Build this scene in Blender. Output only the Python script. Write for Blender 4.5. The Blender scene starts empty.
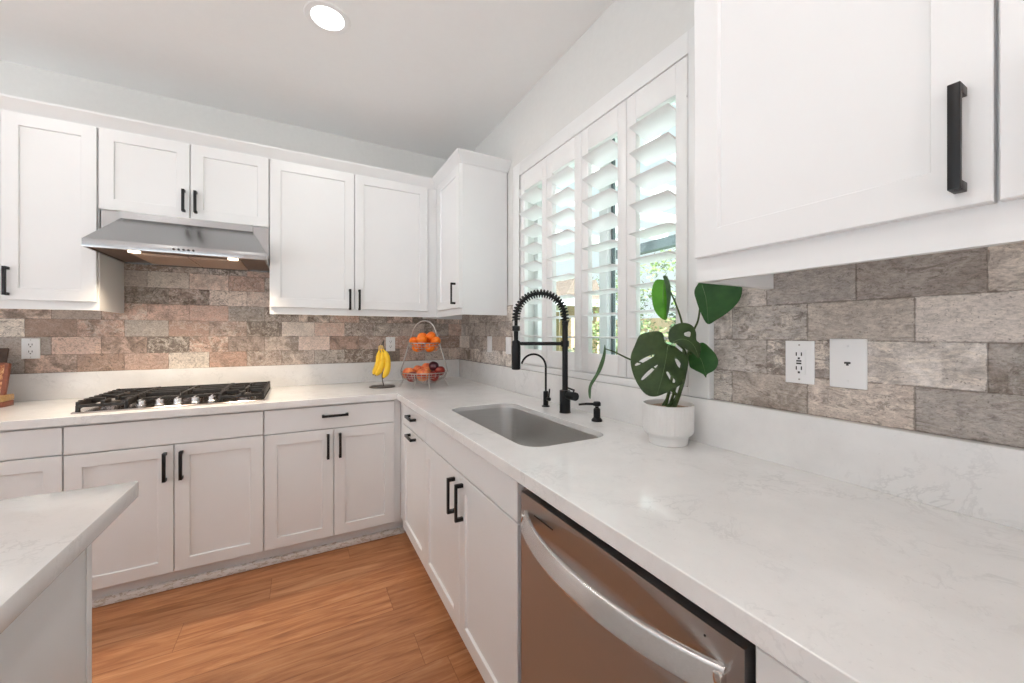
import bpy, bmesh, math, random
from mathutils import Vector, Matrix, noise
from mathutils.geometry import delaunay_2d_cdt
R = math.radians
C = bpy.context.scene.collection
SC = bpy.context.scene
random.seed(7)

# ------------------------------------------------------------------ camera
EYE = 1.287                       # lens height above the floor
YAW = R(28.5)                     # the lens looks 28.5 degrees to the right of the room's depth axis
FOC = 388.0                       # focal length in pixels of the 1024 px wide frame
cam_d = bpy.data.cameras.new('camera')
cam_d.sensor_fit = 'HORIZONTAL'; cam_d.sensor_width = 36.0
cam_d.lens = FOC/1024*36.0
cam_d.shift_y = -(341.5-333.7)/1024
cam_d.clip_start = .02
cam = bpy.data.objects.new('camera', cam_d); C.objects.link(cam)
cam.location = (0, 0, EYE); cam.rotation_euler = (R(90), 0, -YAW)
SC.camera = cam

# ------------------------------------------------------------------ view, world, sun
SC.view_settings.view_transform = 'Standard'
SC.view_settings.look = 'None'
SC.view_settings.gamma = 1.0
SC.view_settings.use_curve_mapping = False
SC.view_settings.exposure = -0.15
SC.cycles.use_denoising = True
SC.cycles.max_bounces = 9
SC.cycles.diffuse_bounces = 6
SC.cycles.caustics_reflective = False
SC.cycles.caustics_refractive = False
SC.cycles.sample_clamp_indirect = 6.0

world = bpy.data.worlds.new('sky'); SC.world = world
world.use_nodes = True
nt = world.node_tree; nt.nodes.clear()
w_out = nt.nodes.new('ShaderNodeOutputWorld'); w_bg = nt.nodes.new('ShaderNodeBackground')
w_tc = nt.nodes.new('ShaderNodeTexCoord'); w_sep = nt.nodes.new('ShaderNodeSeparateXYZ')
w_rmp = nt.nodes.new('ShaderNodeValToRGB')
e = w_rmp.color_ramp.elements
e[0].position = 0.0; e[0].color = (1.25, 1.31, 1.38, 1)
e[1].position = 0.80; e[1].color = (.50, .72, 1.0, 1)
x = w_rmp.color_ramp.elements.new(.50); x.color = (1.22, 1.36, 1.48, 1)
nt.links.new(w_tc.outputs['Generated'], w_sep.inputs[0])
nt.links.new(w_sep.outputs['Z'], w_rmp.inputs[0])
nt.links.new(w_rmp.outputs[0], w_bg.inputs['Color'])
w_bg.inputs['Strength'].default_value = .92
nt.links.new(w_bg.outputs[0], w_out.inputs[0])

sun_d = bpy.data.lights.new('sun', 'SUN'); sun_d.energy = 25.0; sun_d.angle = R(2); sun_d.color = (.955, .985, 1)
sun = bpy.data.objects.new('sun', sun_d); C.objects.link(sun)
sun.rotation_euler = (R(36), 0, R(-10))       # high sun running along the window wall, lights the garden and patio
CAN_POWER = 5.0
HOOD_POWER = 9.0

# ------------------------------------------------------------------ materials
MATS = {}
def mat(name, col, rough=.5, metal=0.0, spec=.5, **kw):
    m = bpy.data.materials.new(name); m.use_nodes = True
    b = m.node_tree.nodes['Principled BSDF']
    b.inputs['Base Color'].default_value = (*col, 1)
    b.inputs['Roughness'].default_value = rough
    b.inputs['Metallic'].default_value = metal
    b.inputs['Specular IOR Level'].default_value = spec
    for k, v in kw.items():
        b.inputs[k.replace('_', ' ')].default_value = v
    MATS[name] = m
    return m
class G:
    """small node-graph helper"""
    def __init__(s, m):
        s.m = m; s.t = m.node_tree; s.b = s.t.nodes['Principled BSDF']
    def n(s, typ, **kw):
        nd = s.t.nodes.new(typ)
        for k, v in kw.items(): setattr(nd, k, v)
        return nd
    def l(s, a, b): s.t.links.new(a, b)
    def math(s, op, a, b=None, c=None):
        nd = s.n('ShaderNodeMath', operation=op)
        for i, v in enumerate((a, b, c)):
            if v is None: continue
            if isinstance(v, (int, float)): nd.inputs[i].default_value = v
            else: s.l(v, nd.inputs[i])
        return nd.outputs[0]
    def pos(s): return s.n('ShaderNodeNewGeometry').outputs['Position']
    def obj(s): return s.n('ShaderNodeTexCoord').outputs['Object']
    def mapping(s, vec, scale=(1, 1, 1), loc=(0, 0, 0), rot=(0, 0, 0)):
        nd = s.n('ShaderNodeMapping'); nd.inputs['Scale'].default_value = scale; nd.inputs['Location'].default_value = loc
        nd.inputs['Rotation'].default_value = rot
        s.l(vec, nd.inputs['Vector']); return nd.outputs[0]
    def noise(s, vec, scale, detail=4, rough=.55, dist=0.0, out='Fac'):
        nd = s.n('ShaderNodeTexNoise'); nd.inputs['Scale'].default_value = scale; nd.inputs['Detail'].default_value = detail
        nd.inputs['Roughness'].default_value = rough; nd.inputs['Distortion'].default_value = dist
        s.l(vec, nd.inputs['Vector']); return nd.outputs[out]
    def ramp(s, fac, stops, interp='LINEAR'):
        nd = s.n('ShaderNodeValToRGB'); nd.color_ramp.interpolation = interp
        el = nd.color_ramp.elements
        while len(el) < len(stops): el.new(.5)
        for q, (p, c) in zip(el, stops):
            q.position = p; q.color = (*c, 1) if len(c) == 3 else c
        s.l(fac, nd.inputs[0]); return nd.outputs[0]
    def mix(s, fac, a, b, mode='MIX'):
        nd = s.n('ShaderNodeMix', data_type='RGBA', blend_type=mode)
        if isinstance(fac, (int, float)): nd.inputs[0].default_value = fac
        else: s.l(fac, nd.inputs[0])
        for i, v in ((6, a), (7, b)):
            if isinstance(v, tuple): nd.inputs[i].default_value = (*v, 1)
            else: s.l(v, nd.inputs[i])
        return nd.outputs[2]
    def bump(s, h, strength=.2, dist=.01):
        nd = s.n('ShaderNodeBump'); nd.inputs['Strength'].default_value = strength; nd.inputs['Distance'].default_value = dist
        s.l(h, nd.inputs['Height']); s.l(nd.outputs[0], s.b.inputs['Normal'])
    def base(s, c): s.l(c, s.b.inputs['Base Color'])
def srgb(r, g, b):
    f = lambda c: ((c/255+.055)/1.055)**2.4 if c > 10 else c/255/12.92
    return (f(r), f(g), f(b))
BW = lambda v: (v, v, v)

def noisy(name, c1, c2, scale, rough=.5, metal=0, bump=0, detail=4, stretch=(1, 1, 1), spec=.5):
    m = mat(name, c1, rough, metal, spec); g = G(m)
    f = g.noise(g.mapping(g.obj(), stretch), scale, detail)
    g.base(g.ramp(f, [(.3, c1), (.7, c2)]))
    if bump: g.bump(f, bump, .004)
    return m

M_cab = noisy('white_lacquer', (.755, .76, .76), (.775, .78, .78), 3, rough=.32)
M_wall = noisy('wall_paint', (.70, .70, .68), (.72, .72, .70), 40, rough=.85, bump=.06)
M_ceil = noisy('ceiling_paint', (.88, .88, .875), (.89, .89, .885), 30, rough=.9, bump=.05)
M_trim = noisy('white_trim', (.78, .785, .78), (.80, .805, .80), 5, rough=.38)
M_shutter = noisy('shutter_white', (.80, .80, .795), (.83, .83, .825), 5, rough=.35)
M_black = noisy('matte_black_metal', (.006, .006, .007), (.010, .010, .011), 30, rough=.38, spec=.35)
M_faucet = noisy('black_faucet_finish', (.005, .005, .006), (.009, .009, .010), 30, rough=.34, spec=.3)
M_iron = noisy('cast_iron', (.012, .011, .011), (.028, .026, .025), 60, rough=.5, bump=.15)
M_gap = mat('dark_recess', (.006, .006, .006), .8)
M_plate = noisy('white_plastic', (.84, .84, .84), (.86, .86, .86), 8, rough=.3)
M_slot = mat('dark_slot', (.03, .03, .03), .5)
M_nickel = noisy('satin_nickel_wire', (.42, .39, .37), (.50, .47, .44), 60, rough=.32, metal=1)
M_bronze = noisy('dark_bronze_wire', (.10, .085, .075), (.14, .12, .105), 50, rough=.4, metal=.7)
M_knob = noisy('brushed_knob', (.62, .62, .63), (.70, .70, .71), 40, rough=.25, metal=1)

def steel(name, col, rough, stretch, amp=.06):
    m = mat(name, col, rough, 1.0); g = G(m)
    f = g.noise(g.mapping(g.pos(), stretch), 1.0, 3)
    lo = tuple(c*(1-amp) for c in col); hi = tuple(min(1, c*(1+amp)) for c in col)
    g.base(g.ramp(f, [(.3, lo), (.7, hi)]))
    r = g.math('MULTIPLY_ADD', f, .14, rough-.07); g.l(r, g.b.inputs['Roughness'])
    return m
M_steel_hood = mat('hood_steel', (.40, .405, .41), .25, 1.0)
M_steel_dw = steel('dishwasher_steel', (.48, .475, .47), .40, (900, 6, 900), .03)
M_steel_bar = steel('handle_steel', (.72, .70, .68), .24, (900, 6, 900))
M_steel_sink = steel('sink_steel', (.64, .635, .625), .32, (12, 12, 260), .03)
M_tray = steel('cooktop_steel', (.40, .36, .34), .16, (6, 60, 60), .02)
M_filter = noisy('hood_filter_tile_tint', (.46, .33, .25), (.54, .40, .31), 90, rough=.5, metal=.3)  # brown of the reflected tiles is put into the filter colour
M_under = noisy('hood_inner_tile_tint', (.15, .10, .075), (.19, .13, .10), 60, rough=.5, metal=.5)  # dark plate colour carries the same painted brown tile reflection

def quartz():
    m = mat('white_quartz', (.8, .79, .78), .115, 0, .4); g = G(m); p = g.pos()
    warp = g.noise(p, 3.0, 3, out='Color')
    wv = g.n('ShaderNodeVectorMath', operation='MULTIPLY_ADD')
    g.l(warp, wv.inputs[0]); wv.inputs[1].default_value = (.35, .35, .35); g.l(p, wv.inputs[2])
    v1 = g.noise(wv.outputs[0], 11, 6, .66)
    line = g.math('ABSOLUTE', g.math('SUBTRACT', v1, .5))
    vein = g.ramp(line, [(0, BW(1)), (.012, BW(.75)), (.03, BW(0))])
    mask = g.ramp(g.noise(p, 7.0, 3), [(.47, BW(0)), (.66, BW(1))])
    fac = g.math('MULTIPLY', vein, mask)
    cloud = g.ramp(g.noise(p, 9, 5, .6), [(.3, (.75, .745, .735)), (.7, (.81, .805, .795))])
    spk = g.ramp(g.noise(p, 160, 2), [(.66, BW(0)), (.74, BW(1))])
    c = g.mix(g.math('MULTIPLY', spk, .25), cloud, (.52, .51, .50))
    c = g.mix(g.math('MULTIPLY', fac, .30), c, (.42, .42, .42))
    g.base(c)
    return m
M_quartz = quartz()

def tile(name, axis, L, H, ph, z0, stops, streak):
    m = mat(name, (.4, .35, .3), .55); g = G(m); p = g.pos()
    sp = g.n('ShaderNodeSeparateXYZ'); g.l(p, sp.inputs[0])
    u = sp.outputs[axis]; z = sp.outputs['Z']
    rv = g.math('DIVIDE', g.math('SUBTRACT', z, z0), H)
    row = g.math('FLOOR', rv); fv = g.math('FRACT', rv)
    off = g.math('MULTIPLY', g.math('FLOORED_MODULO', row, 2.0), .5)
    uv = g.math('ADD', g.math('DIVIDE', g.math('SUBTRACT', u, ph), L), off)
    colm = g.math('FLOOR', uv); fu = g.math('FRACT', uv)
    cid = g.n('ShaderNodeCombineXYZ'); g.l(row, cid.inputs[0]); g.l(colm, cid.inputs[1])
    wn = g.n('ShaderNodeTexWhiteNoise', noise_dimensions='2D'); g.l(cid.outputs[0], wn.inputs['Vector'])
    wn2 = g.n('ShaderNodeTexWhiteNoise', noise_dimensions='3D')
    sh = g.n('ShaderNodeVectorMath', operation='ADD'); g.l(cid.outputs[0], sh.inputs[0]); sh.inputs[1].default_value = (13.3, 7.7, 3.1)
    g.l(sh.outputs[0], wn2.inputs['Vector'])
    basec = g.ramp(wn.outputs['Value'], stops)
    # every tile shows another cut of the stone
    ofs = g.n('ShaderNodeVectorMath', operation='MULTIPLY_ADD'); g.l(wn2.outputs['Color'], ofs.inputs[0])
    ofs.inputs[1].default_value = (9, 9, 9); g.l(p, ofs.inputs[2])
    q = ofs.outputs[0]
    n1 = g.noise(q, 13, 5, .65, .6)
    stain = g.ramp(n1, [(.42, BW(0)), (.60, BW(1))])
    rs = g.n('ShaderNodeSeparateXYZ'); g.l(wn2.outputs['Color'], rs.inputs[0])
    amt = g.math('MULTIPLY', stain, g.math('MULTIPLY_ADD', g.math('POWER', rs.outputs[0], 1.6), 1.0, .05))
    c = g.mix(amt, basec, srgb(104, 90, 78))
    n3 = g.noise(g.mapping(q, streak), 24, 8, .84, 1.2)
    pale = g.ramp(n3, [(.49, BW(0)), (.57, BW(1))])
    c = g.mix(g.math('MULTIPLY', pale, g.math('MULTIPLY_ADD', rs.outputs[1], .75, .05)), c, srgb(222, 212, 200))
    dark = g.ramp(g.noise(g.mapping(q, streak, (3, 5, 1)), 30, 8, .85, 1.6), [(.51, BW(0)), (.60, BW(1))])
    c = g.mix(g.math('MULTIPLY', dark, g.math('MULTIPLY_ADD', rs.outputs[2], .80, .10)), c, srgb(96, 84, 74))
    fine = g.noise(g.mapping(q, streak), 120, 6, .85)
    c = g.mix(.9, c, g.ramp(fine, [(.33, BW(.60)), (.5, BW(1.10)), (.66, BW(1.40))]), 'MULTIPLY')
    pit = g.ramp(g.noise(q, 190, 2), [(.27, BW(1)), (.36, BW(0))])
    c = g.mix(g.math('MULTIPLY', pit, .55), c, srgb(70, 58, 48))
    du = g.math('MULTIPLY', g.math('MINIMUM', fu, g.math('SUBTRACT', 1.0, fu)), L)
    dv = g.math('MULTIPLY', g.math('MINIMUM', fv, g.math('SUBTRACT', 1.0, fv)), H)
    wob = g.math('MULTIPLY_ADD', g.noise(p, 38, 4, .7), .0125, -.0060)
    dd = g.math('SUBTRACT', g.math('MINIMUM', du, dv), wob)
    mr = g.n('ShaderNodeMapRange', interpolation_type='SMOOTHSTEP')
    g.l(dd, mr.inputs['Value']); mr.inputs['From Min'].default_value = 0; mr.inputs['From Max'].default_value = .0022
    mr.inputs['To Min'].default_value = 1; mr.inputs['To Max'].default_value = 0
    c = g.mix(g.math('MULTIPLY', mr.outputs[0], .56), c, srgb(98, 86, 76))
    g.base(c)
    hgt = g.math('SUBTRACT', g.math('MULTIPLY', fine, .35), mr.outputs[0])
    g.bump(hgt, .5, .003)
    return m
M_tile_back = tile('stone_brick_tile_lamp_warm', 'X', .2055, .102, -.738, 1.065,  # redder palette carries part of the hood lamps' warm light
    [(0, srgb(128, 114, 102)), (.16, srgb(194, 161, 144)), (.34, srgb(232, 211, 197)), (.5, srgb(158, 150, 143)), (.64, srgb(206, 172, 155)), (.82, srgb(236, 226, 214)), (1, srgb(122, 110, 101))], (1, 1, 1.1))
M_tile_right = tile('stone_brick_tile_grey', 'Y', .2135, .102, .3395, 1.065,
    [(0, srgb(150, 139, 130)), (.22, srgb(198, 188, 179)), (.42, srgb(232, 225, 217)), (.62, srgb(160, 153, 148)), (.8, srgb(182, 166, 154)), (1, srgb(222, 215, 209))], (1, .55, 1.3))

def planks():
    m = mat('oak_plank_floor', (.4, .2, .1), .36, 0, .4); g = G(m); p = g.pos()
    sp = g.n('ShaderNodeSeparateXYZ'); g.l(p, sp.inputs[0])
    W, Ln = .182, 1.22
    ry = g.math('DIVIDE', g.math('SUBTRACT', sp.outputs['Y'], .03), W); row = g.math('FLOOR', ry); fy = g.math('FRACT', ry)
    wr = g.n('ShaderNodeTexWhiteNoise', noise_dimensions='1D'); g.l(row, wr.inputs['W'])
    rx = g.math('ADD', g.math('DIVIDE', sp.outputs['X'], Ln), wr.outputs['Value'])
    colm = g.math('FLOOR', rx); fx = g.math('FRACT', rx)
    cid = g.n('ShaderNodeCombineXYZ'); g.l(row, cid.inputs[0]); g.l(colm, cid.inputs[1])
    wn = g.n('ShaderNodeTexWhiteNoise', noise_dimensions='2D'); g.l(cid.outputs[0], wn.inputs['Vector'])
    ofs = g.n('ShaderNodeVectorMath', operation='MULTIPLY_ADD'); g.l(wn.outputs['Color'], ofs.inputs[0])
    ofs.inputs[1].default_value = (7, 7, 7); g.l(p, ofs.inputs[2])
    q = ofs.outputs[0]
    g1 = g.noise(g.mapping(q, (1.0, 9, 1)), 2.4, 6, .62, 1.4)
    g2 = g.noise(g.mapping(q, (4, 120, 1)), 1.6, 3, .6)
    c = g.ramp(g1, [(.25, srgb(128, 80, 50)), (.42, srgb(166, 110, 72)), (.58, srgb(186, 131, 90)), (.78, srgb(204, 155, 114))])
    c = g.mix(.5, c, g.ramp(g2, [(.3, BW(.80)), (.7, BW(1.12))]), 'MULTIPLY')
    c = g.mix(.6, c, g.ramp(wn.outputs['Value'], [(0, (.78, .76, .74)), (1, (1.14, 1.13, 1.11))]), 'MULTIPLY')
    du = g.math('MULTIPLY', g.math('MINIMUM', fx, g.math('SUBTRACT', 1.0, fx)), Ln)
    dv = g.math('MULTIPLY', g.math('MINIMUM', fy, g.math('SUBTRACT', 1.0, fy)), W)
    j = g.math('LESS_THAN', g.math('MINIMUM', du, dv), .0012)
    c = g.mix(g.math('MULTIPLY', j, .55), c, srgb(96, 50, 26))
    g.base(c)
    g.bump(g.math('SUBTRACT', g.math('MULTIPLY', g2, .2), j), .25, .002)
    return m
M_floor = planks()
def raw_wood():
    m = mat('worn_shoe_moulding', (.7, .68, .64), .6); g = G(m); p = g.pos()
    f = g.noise(g.mapping(p, (1, 1, 3)), 26, 6, .7)
    g.base(g.ramp(f, [(.52, (.76, .75, .73)), (.58, (.46, .40, .32)), (.64, (.72, .70, .67))]))
    return m
M_shoe = raw_wood()
def clear_glass():
    m = mat('window_glass', (1, 1, 1), 0.02); g = G(m)
    tr = g.n('ShaderNodeBsdfTransparent'); tr.inputs[0].default_value = (.93, .97, .95, 1)
    gl = g.n('ShaderNodeBsdfGlossy'); gl.inputs['Roughness'].default_value = .02
    mx = g.n('ShaderNodeMixShader'); mx.inputs[0].default_value = .05
    g.l(tr.outputs[0], mx.inputs[1]); g.l(gl.outputs[0], mx.inputs[2])
    g.l(mx.outputs[0], g.t.nodes['Material Output'].inputs['Surface'])
    return m
M_glass = clear_glass()
def emis(name, col, s):
    m = mat(name, col, .5); b = m.node_tree.nodes['Principled BSDF']
    b.inputs['Emission Color'].default_value = (*col, 1); b.inputs['Emission Strength'].default_value = s
    return m
M_lamp = emis('lamp_lens', (1, .99, .97), 6.0)
M_hoodlamp = emis('hood_lamp_lens', (1, .86, .66), 5.0)
def leafmat(name, c1, c2, scale=30):
    m = mat(name, c1, .42, 0, .28); g = G(m)
    g.base(g.ramp(g.noise(g.pos(), scale, 4), [(.3, c1), (.7, c2)]))
    g.b.inputs['Subsurface Weight'].default_value = 0.0
    return m
M_leaf = leafmat('monstera_leaf', (.012, .055, .010), (.028, .098, .018))
M_leaf_dark = leafmat('monstera_dark_leaf', (.020, .040, .014), (.050, .085, .028))
M_leaf_bright = leafmat('monstera_young_leaf', (.055, .22, .012), (.09, .32, .02))
M_leaf_side = leafmat('monstera_edge_leaf', (.05, .11, .05), (.09, .17, .08))
M_stalk = leafmat('plant_stalk', (.035, .06, .018), (.07, .11, .03), 60)
M_rib = mat('leaf_rib', (.10, .17, .06), .4)
M_pot = noisy('white_ceramic', (.74, .735, .72), (.79, .785, .77), 20, rough=.45)
M_soil = noisy('terracotta_pebbles', (.30, .19, .13), (.52, .38, .28), 120, rough=.9, bump=.6)
def fruit(name, c1, c2, c3, scale, rough, fine):
    m = mat(name, c1, rough, 0, .5); g = G(m); o = g.obj()
    g.base(g.ramp(g.noise(o, scale, 4, .6), [(.35, c1), (.5, c2), (.68, c3)]))
    if fine: g.bump(g.noise(o, fine, 2), .25, .002)
    return m
M_orange = fruit('orange_peel', (.82, .13, .003), (.90, .19, .004), (.93, .24, .008), 20, .42, 260)
M_peach = fruit('peach_skin', (.50, .05, .025), (.80, .22, .07), (.86, .38, .13), 16, .55, 0)
M_apple = fruit('red_apple_skin', (.16, .012, .014), (.26, .025, .02), (.36, .06, .03), 26, .28, 0)
M_plum = fruit('plum_skin', (.035, .008, .014), (.06, .012, .02), (.10, .02, .03), 18, .3, 0)
M_banana = fruit('banana_peel', (.86, .50, .02), (.92, .60, .03), (.88, .56, .04), 24, .42, 0)
M_banana_tip = mat('banana_tip', (.05, .035, .02), .7)
M_banana_stem = noisy('banana_stem', (.62, .42, .14), (.50, .34, .18), 60, rough=.6)
M_red_wood = noisy('red_brown_wood', (.17, .045, .02), (.26, .075, .035), 40, rough=.4, stretch=(1, 1, 8))
M_gilt = noisy('gilt_wood', (.30, .17, .06), (.50, .31, .12), 60, rough=.4)
M_dark_wood = noisy('dark_brown_wood', (.035, .018, .010), (.07, .035, .02), 40, rough=.45)
def painting():
    m = mat('warm_painting', (.5, .3, .1), .5); g = G(m); p = g.pos()
    f = g.noise(p, 45, 4, .7, 1.0)
    g.base(g.ramp(f, [(.3, srgb(70, 60, 40)), (.42, srgb(140, 70, 40)), (.55, srgb(196, 140, 90)), (.68, srgb(224, 188, 140)), (.8, srgb(120, 66, 40))]))
    return m
M_paint = painting()
# garden
M_lawn = noisy('lawn_green', (.10, .16, .06), (.20, .26, .10), 6, rough=.9)
M_patio = noisy('pale_bounce_concrete', (.66, .67, .68), (.74, .75, .76), 5, rough=.9, bump=.1)
M_stucco = noisy('pale_stucco', (.62, .66, .64), (.68, .71, .69), 30, rough=.9, bump=.2)
M_timber = noisy('tan_timber', (.52, .36, .22), (.66, .48, .32), 14, rough=.7, stretch=(1, 1, 6))
M_roof = noisy('brown_shingles', (.16, .12, .10), (.28, .21, .17), 30, rough=.85, bump=.4)
M_slate = noisy('grey_painted_timber', (.09, .12, .13), (.15, .18, .19), 14, rough=.6)
M_vinyl = noisy('white_vinyl', (.74, .76, .76), (.80, .81, .81), 8, rough=.4)
def foliage(name, c1, c2):
    m = mat(name, c1, .6); g = G(m)
    g.base(g.ramp(g.noise(g.pos(), 9, 3), [(.3, c1), (.7, c2)]))
    return m
M_fol_y = foliage('yellow_green_foliage', (.07, .13, .035), (.24, .30, .10))
M_fol_d = foliage('deep_green_foliage', (.03, .075, .03), (.09, .16, .06))
M_fol_g = foliage('grey_green_foliage', (.06, .10, .065), (.16, .21, .13))

# ------------------------------------------------------------------ mesh helpers
def box(bm, x0, x1, y0, y1, z0, z1, bev=0.0):
    t = bmesh.new()
    bmesh.ops.create_cube(t, size=1)
    for v in t.verts:
        v.co = Vector(((x0+x1)/2+v.co.x*(x1-x0), (y0+y1)/2+v.co.y*(y1-y0), (z0+z1)/2+v.co.z*(z1-z0)))
    if bev > 0:
        bmesh.ops.bevel(t, geom=t.edges[:], offset=bev, segments=2, profile=.5, affect='EDGES')
    join(bm, t)
    return bm
def join(bm, t, mtx=None):
    if mtx is not None: bmesh.ops.transform(t, matrix=mtx, verts=t.verts)
    t.verts.index_update()
    vs = [bm.verts.new(v.co) for v in t.verts]
    for f in t.faces:
        try: bm.faces.new([vs[v.index] for v in f.verts])
        except ValueError: pass
    t.free()
def loft(bm, loops, cap0=True, cap1=True, closed=True):
    rings = [[bm.verts.new(p) for p in lp] for lp in loops]
    n = len(rings[0])
    for a, b in zip(rings, rings[1:]):
        for i in range(n if closed else n-1):
            j = (i+1) % n
            bm.faces.new((a[i], a[j], b[j], b[i]))
    if cap0: bm.faces.new(rings[0][::-1])
    if cap1: bm.faces.new(rings[-1])
def lathe(bm, prof, c=(0, 0, 0), n=32, axis='Z', cap0=True, cap1=True):
    loops = []
    for r, z in prof:
        lp = []
        for i in range(n):
            a = 2*math.pi*i/n
            p = (r*math.cos(a), r*math.sin(a), z)
            if axis == 'X': p = (z, r*math.cos(a), r*math.sin(a))
            if axis == 'Y': p = (r*math.cos(a), z, r*math.sin(a))
            lp.append((p[0]+c[0], p[1]+c[1], p[2]+c[2]))
        loops.append(lp)
    loft(bm, loops, cap0, cap1)
    return bm
def tube(bm, pts, r, n=10, closed=False, caps=True):
    P = [Vector(p) for p in pts]; N = len(P)
    rr = r if isinstance(r, (list, tuple)) else [r]*N
    T = []
    for i in range(N):
        a = P[(i-1) % N] if (closed or i > 0) else P[i]
        b = P[(i+1) % N] if (closed or i < N-1) else P[i]
        T.append((b-a).normalized())
    up = Vector((0, 0, 1)) if abs(T[0].z) < .9 else Vector((1, 0, 0))
    nrm = (up-T[0]*up.dot(T[0])).normalized()
    loops = []
    for i in range(N):
        nrm = (nrm-T[i]*nrm.dot(T[i])).normalized()
        bi = T[i].cross(nrm)
        loops.append([P[i]+(nrm*math.cos(2*math.pi*k/n)+bi*math.sin(2*math.pi*k/n))*rr[i] for k in range(n)])
    if closed: loops.append(loops[0])
    loft(bm, loops, caps and not closed, caps and not closed)
    return bm
def spline(ctrl, per=8):
    P = [Vector(p) for p in ctrl]; P = [P[0]*2-P[1]]+P+[P[-1]*2-P[-2]]
    out = []
    for i in range(1, len(P)-2):
        for k in range(per):
            t = k/per; a, b, c, d = P[i-1:i+3]
            out.append(.5*((2*b)+(c-a)*t+(2*a-5*b+4*c-d)*t*t+(3*b-a-3*c+d)*t**3))
    out.append(P[-2]); return out
def rrect(x0, x1, y0, y1, r, n=8):
    pts = []
    for cx, cy, a0 in ((x1-r, y1-r, 0), (x0+r, y1-r, 90), (x0+r, y0+r, 180), (x1-r, y0+r, 270)):
        for k in range(n+1):
            a = R(a0+90*k/n); pts.append((cx+r*math.cos(a), cy+r*math.sin(a)))
    return pts
def world_loc(o):
    v = Vector((0, 0, 0))
    while o is not None:
        v += o.location; o = o.parent
    return v
def part(name, bm, m, parent=None, smooth=30, base=None):
    """ONE mesh object; bm is in room coordinates"""
    off = world_loc(parent) if parent is not None else Vector(base or (0, 0, 0))
    bmesh.ops.remove_doubles(bm, verts=bm.verts, dist=1e-6)
    bmesh.ops.recalc_face_normals(bm, faces=bm.faces)
    if off.length: bmesh.ops.translate(bm, vec=-off, verts=bm.verts)
    me = bpy.data.meshes.new(name); bm.to_mesh(me); bm.free()
    me.materials.append(m)
    if smooth:
        for p in me.polygons: p.use_smooth = True
        me.set_sharp_from_angle(angle=R(smooth))
    o = bpy.data.objects.new(name, me); C.objects.link(o)
    if parent is not None: o.parent = parent
    else: o.location = off
    return o
def tag(o, label=None, cat=None, group=None, kind=None):
    for k, v in (('label', label), ('category', cat), ('group', group), ('kind', kind)):
        if v: o[k] = v
    return o
def thing(name, label, cat, loc=(0, 0, 0), group=None):
    o = bpy.data.objects.new(name, None); C.objects.link(o); o.location = loc
    o.empty_display_size = .1
    return tag(o, label, cat, group)
def copy_tree(o, parent=None):
    c = o.copy(); C.objects.link(c)
    if parent is not None: c.parent = parent
    for ch in list(o.children): copy_tree(ch, c)
    return c
def struct(name, bm, m, parent=None, smooth=0):
    o = part(name, bm, m, parent, smooth)
    if parent is None: o['kind'] = 'structure'
    return o
NB = bmesh.new

# ------------------------------------------------------------------ room measures (metres)
XW, YW = 1.238, 3.203           # plaster faces of the window wall and the cooktop wall
XT, YT = 1.230, 3.195           # tile faces
XS, YS = 1.200, 3.165           # faces of the quartz upstand
CT, CU = .914, .876             # worktop top / underside
CX, CY = .525, 2.475            # worktop front edges
XB, YF = .557, 2.512            # base carcass fronts (doors stand 20 mm proud)
ZC = 2.785                      # ceiling
XL, YR = -5.0, -4.6             # far ends of the open room

# ------------------------------------------------------------------ setting
bm = NB(); box(bm, XL, XW, YR, YW, -.06, 0); struct('floor', bm, M_floor)
bm = NB(); box(bm, XL-.4, XW+.45, YR-1.0, YW+.4, ZC, ZC+.12); struct('ceiling', bm, M_ceil)  # unseen overhang past the walls is added to limit direct sun indoors
bm = NB(); box(bm, XL-.15, XW+.15, YW, YW+.14, -.06, ZC); W = struct('wall_back', bm, M_wall)
bm = NB(); box(bm, -1.66, XT, YT, YW+.002, 1.05, 1.75); part('tile_backsplash', bm, M_tile_back, W, 0)
WY0, WY1, WZ0, WZ1 = .905, 2.125, 1.092, 2.288
bm = NB()
for a in ((YR, WY0, -.06, ZC), (WY1, YW, -.06, ZC), (WY0, WY1, -.06, WZ0), (WY0, WY1, WZ1, ZC)):
    box(bm, XW, XW+.15, a[0], a[1], a[2], a[3])
W = struct('wall_right', bm, M_wall)
bm = NB(); box(bm, XT, XW+.002, 2.2045, YT, 1.05, 1.478); part('tile_backsplash', bm, M_tile_right, W, 0)
bm = NB(); box(bm, XT, XW+.002, -1.2, .8295, 1.05, 1.52); part('tile_backsplash', bm, M_tile_right, W, 0)
# the two far sides of the open plan, each with a wide unseen opening added to let daylight in
bm = NB()
for a in ((YR, -3.9, -.06, ZC), (2.5, YW, -.06, ZC), (-3.9, 2.5, 2.45, ZC)):
    box(bm, XL-.15, XL, a[0], a[1], a[2], a[3])
struct('wall_left', bm, M_wall)
bm = NB()
for a in ((XL, -4.4, -.06, ZC), (.7, XW, -.06, ZC), (-4.4, .7, 2.45, ZC)):
    box(bm, a[0], a[1], YR-.15, YR, a[2], a[3])
struct('wall_front', bm, M_wall)

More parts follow.
